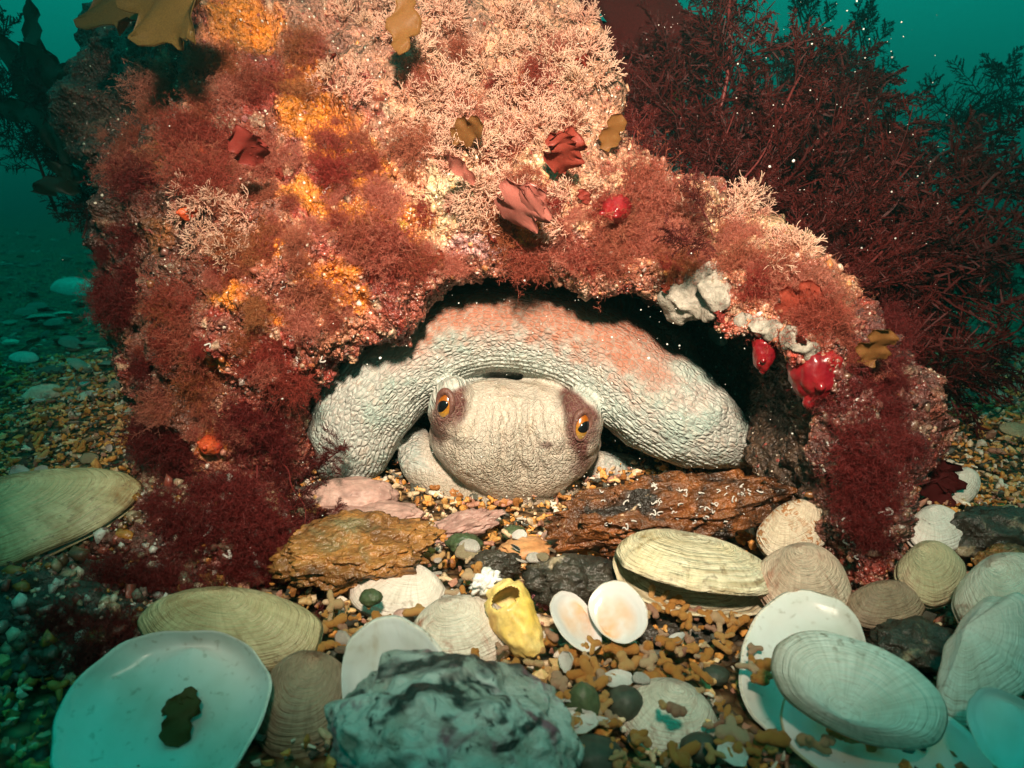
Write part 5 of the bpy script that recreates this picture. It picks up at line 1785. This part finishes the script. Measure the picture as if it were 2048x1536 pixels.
def curl_mesh(seed):
    r = np.random.default_rng(seed)
    m = MB()
    n = 16
    a = np.linspace(0, r.uniform(1.2, 4.6), n)
    rad = np.linspace(1, r.uniform(0.35, 1.1), n)
    pts = np.stack([np.cos(a) * rad + 0.5 * r.normal() * np.sin(a * 1.7 + r.uniform(0, 6)), np.sin(a) * rad + 0.5 * r.normal() * np.cos(a * 2.3 + r.uniform(0, 6)), 0.25 + np.linspace(0, 0.5, n)], -1)
    m.tube(pts, np.linspace(0.20, 0.32, n), 6)
    return m.mesh('worm_tube', [M_worm])


cur_m = [curl_mesh(500 + k) for k in range(14)]
for loc, nor in on_rock([(1720, 950, 60, 160, 48), (1715, 1080, 40, 60, 12), (600, 700, 60, 40, 6), (430, 720, 120, 120, 10), (560, 560, 80, 60, 4), (1400, 560, 80, 50, 4), (800, 300, 200, 200, 10)]):
    link('worm_tube', random.choice(cur_m), M=frame(nor, None, loc + nor * 0.0004, random.uniform(0.0006, 0.0017)),
         label='tiny curled white worm tube stuck on the boulder', cat='worm tube', group='white worm tubes on the boulder')
for loc, nor in on_rock([(1340, 1010, 180, 45, 40), (1480, 985, 70, 20, 14)], bv_rust):
    link('worm_tube', random.choice(cur_m), M=frame(nor, None, loc + nor * 0.0004, random.uniform(0.0006, 0.0014)),
         label='tiny curled white worm tube stuck on the rusty slab', cat='worm tube', group='white worm tubes on the rusty slab')
for loc, nor in on_rock([(260, 950, 90, 40, 3), (380, 1100, 90, 80, 5)], bv_leg):
    link('worm_tube', random.choice(cur_m), M=frame(nor, None, loc + nor * 0.0005, random.uniform(0.0018, 0.003)),
         label='curled white worm tube on the weed covered stone', cat='worm tube', group='white worm tubes on the weedy stone')

# crumbs, nodules and barnacle-like grains crusting the boulder: too many to count
bm = bmesh.new()
bmesh.ops.create_icosphere(bm, subdivisions=1, radius=1)
IV = np.array([v.co[:] for v in bm.verts])
IF = np.array([[v.index for v in f.verts] for f in bm.faces])
bm.free()
crumb_cols = np.array([(0.62, 0.42, 0.27), (0.40, 0.09, 0.06), (0.55, 0.26, 0.22), (0.70, 0.58, 0.44), (0.26, 0.05, 0.04), (0.60, 0.24, 0.04), (0.50, 0.30, 0.18), (0.20, 0.10, 0.05), (0.80, 0.74, 0.66)])
face_rows = np.where((vrow > 3.7) & (vrow < 7.3))[0]
sel = rs.choice(face_rows, 19000, replace=False)
sz = rs.choice([0.0005, 0.0008, 0.0012, 0.0018], len(sel), p=[.42, .35, .18, .05]) * rs.uniform(0.7, 1.3, len(sel))
base_c = c[sel]
ci = crumb_cols[rs.integers(0, len(crumb_cols), len(sel))]
mixf = (rs.random(len(sel)) ** 1.8 * 0.75)[:, None]
cc_ = base_c * (1 - mixf) + ci * mixf * np.clip(base_c.mean(1, keepdims=True) / 0.22, 0.12, 1.2)  # grains dim with the crust below, the flank's painted shade included
jit = 1 + 0.28 * rs.normal(size=(len(sel), len(IV), 1))
CV = Vd[sel][:, None, :] + IV[None] * sz[:, None, None] * jit * rs.uniform(0.6, 1.4, (len(sel), 1, 3))
CF = IF[None] + (np.arange(len(sel)) * len(IV))[:, None, None]
t = NT('crumbs')
_nz = t.noise(t.coord(), 500, 2)
M_crumb = t.fin(t.mix(0.5, t.attr('col'), t.ramp(_nz, [(0.3, (0.5, 0.5, 0.5)), (0.7, (1.35, 1.35, 1.35))]), 'MULTIPLY'), 0.32, t.bump(_nz, 0.0005), spec=0.6)
link('crust_grains', mesh('crust_grains', CV.reshape(-1, 3), CF.reshape(-1, 3), [M_crumb], smooth=True, col=np.repeat(cc_, len(IV), 0)),
     label='granular crust of tiny nodules and grit covering the boulder', cat='crust', kind='stuff')
for rec, nn_, lb in ((LEG, 2600, 'grit and tiny nodules crusting the weed covered stone'), (DARK, 2200, 'grit and tiny nodules crusting the dark weedy stone')):
    Vs_ = np.array([rec[4] @ Vector(v) for v in rec[2]])
    sl = rs.choice(len(Vs_), nn_)
    sz_ = rs.choice([0.0008, 0.0013, 0.0020, 0.0032], nn_, p=[.4, .33, .2, .07]) * rs.uniform(0.7, 1.3, nn_)
    cx_ = crumb_cols[rs.integers(0, len(crumb_cols), nn_)] * rs.uniform(0.25, 0.8, (nn_, 1))
    cv_ = Vs_[sl][:, None, :] + rs.normal(size=(nn_, 1, 3)) * 0.001 + IV[None] * sz_[:, None, None] * (1 + 0.28 * rs.normal(size=(nn_, len(IV), 1))) * rs.uniform(0.6, 1.4, (nn_, 1, 3))
    cf_ = IF[None] + (np.arange(nn_) * len(IV))[:, None, None]
    link('crust_grains', mesh('crust_grains', cv_.reshape(-1, 3), cf_.reshape(-1, 3), [M_crumb], col=np.repeat(cx_, len(IV), 0)), label=lb, cat='crust', kind='stuff')
# pink nodules on the boulder leg by the squirts
for loc, nor in on_rock([(1730, 760, 50, 60, 14), (1720, 880, 50, 60, 8), (1740, 1000, 30, 50, 3), (490, 245, 10, 10, 1), (470, 690, 14, 14, 1), (1640, 640, 60, 20, 6)]):
    R = random.uniform(0.0008, 0.0017)
    V, F = stone_np(1, 1, 0.8, 0.2, 1.5, random.random() * 9, 2)
    link('nodule', mesh('nodule', V, F, [M_nod]), M=frame(nor, None, loc + nor * R * 0.3, R * random.choice([1, 1, 1.5])),
         label='round pink coralline nodule on the boulder crust', cat='nodule', group='pink nodules on the boulder')

# ------------------------------------------------------------------ drifting specks in the water
n = 520
VV, FF = [], []
off = 0
for k in range(n):
    u_ = rs.random()
    if u_ < 0.55:
        p = P(rs.uniform(560, 1600), rs.uniform(560, 1060), rs.uniform(0.30, 0.41))
    elif u_ < 0.9:
        p = P(rs.uniform(1150, 1900), rs.uniform(0, 620), rs.uniform(0.32, 0.50))
    else:
        p = P(rs.uniform(0, 2048), rs.uniform(0, 1536), rs.uniform(0.25, 0.7))
    s = rs.choice([0.00016, 0.00026, 0.0004, 0.0007], p=[.5, .3, .16, .04])
    V1 = IV * s * (1 + 0.2 * rs.normal(size=(len(IV), 1))) + np.array(p)
    VV.append(V1)
    FF.append(IF + off)
    off += len(V1)
link('marine_snow', mesh('marine_snow', np.concatenate(VV), np.concatenate(FF), [M_snow]), label='fine pale specks drifting in the torch lit water', cat='specks', kind='stuff')

# ------------------------------------------------------------------ the water itself
bm = bmesh.new()
bmesh.ops.create_cube(bm, size=1.0)
me = bpy.data.meshes.new('haze')
bm.to_mesh(me)
bm.free()
hz_m = bpy.data.materials.new('water_haze')
hz_m.use_nodes = True
nt = hz_m.node_tree
nt.nodes.clear()
o_ = nt.nodes.new('ShaderNodeOutputMaterial')
pv_ = nt.nodes.new('ShaderNodeVolumePrincipled')
pv_.inputs['Color'].default_value = (0.22, 0.86, 0.80, 1)
pv_.inputs['Density'].default_value = 0.18
pv_.inputs['Anisotropy'].default_value = 0.8
nt.links.new(pv_.outputs[0], o_.inputs['Volume'])
me.materials.append(hz_m)
hz = link('haze', me, label='green sea water filling the whole scene', cat='water', kind='stuff')
hz.scale = (64, 64, 2.3)
hz.location = (0, 0, -0.15)
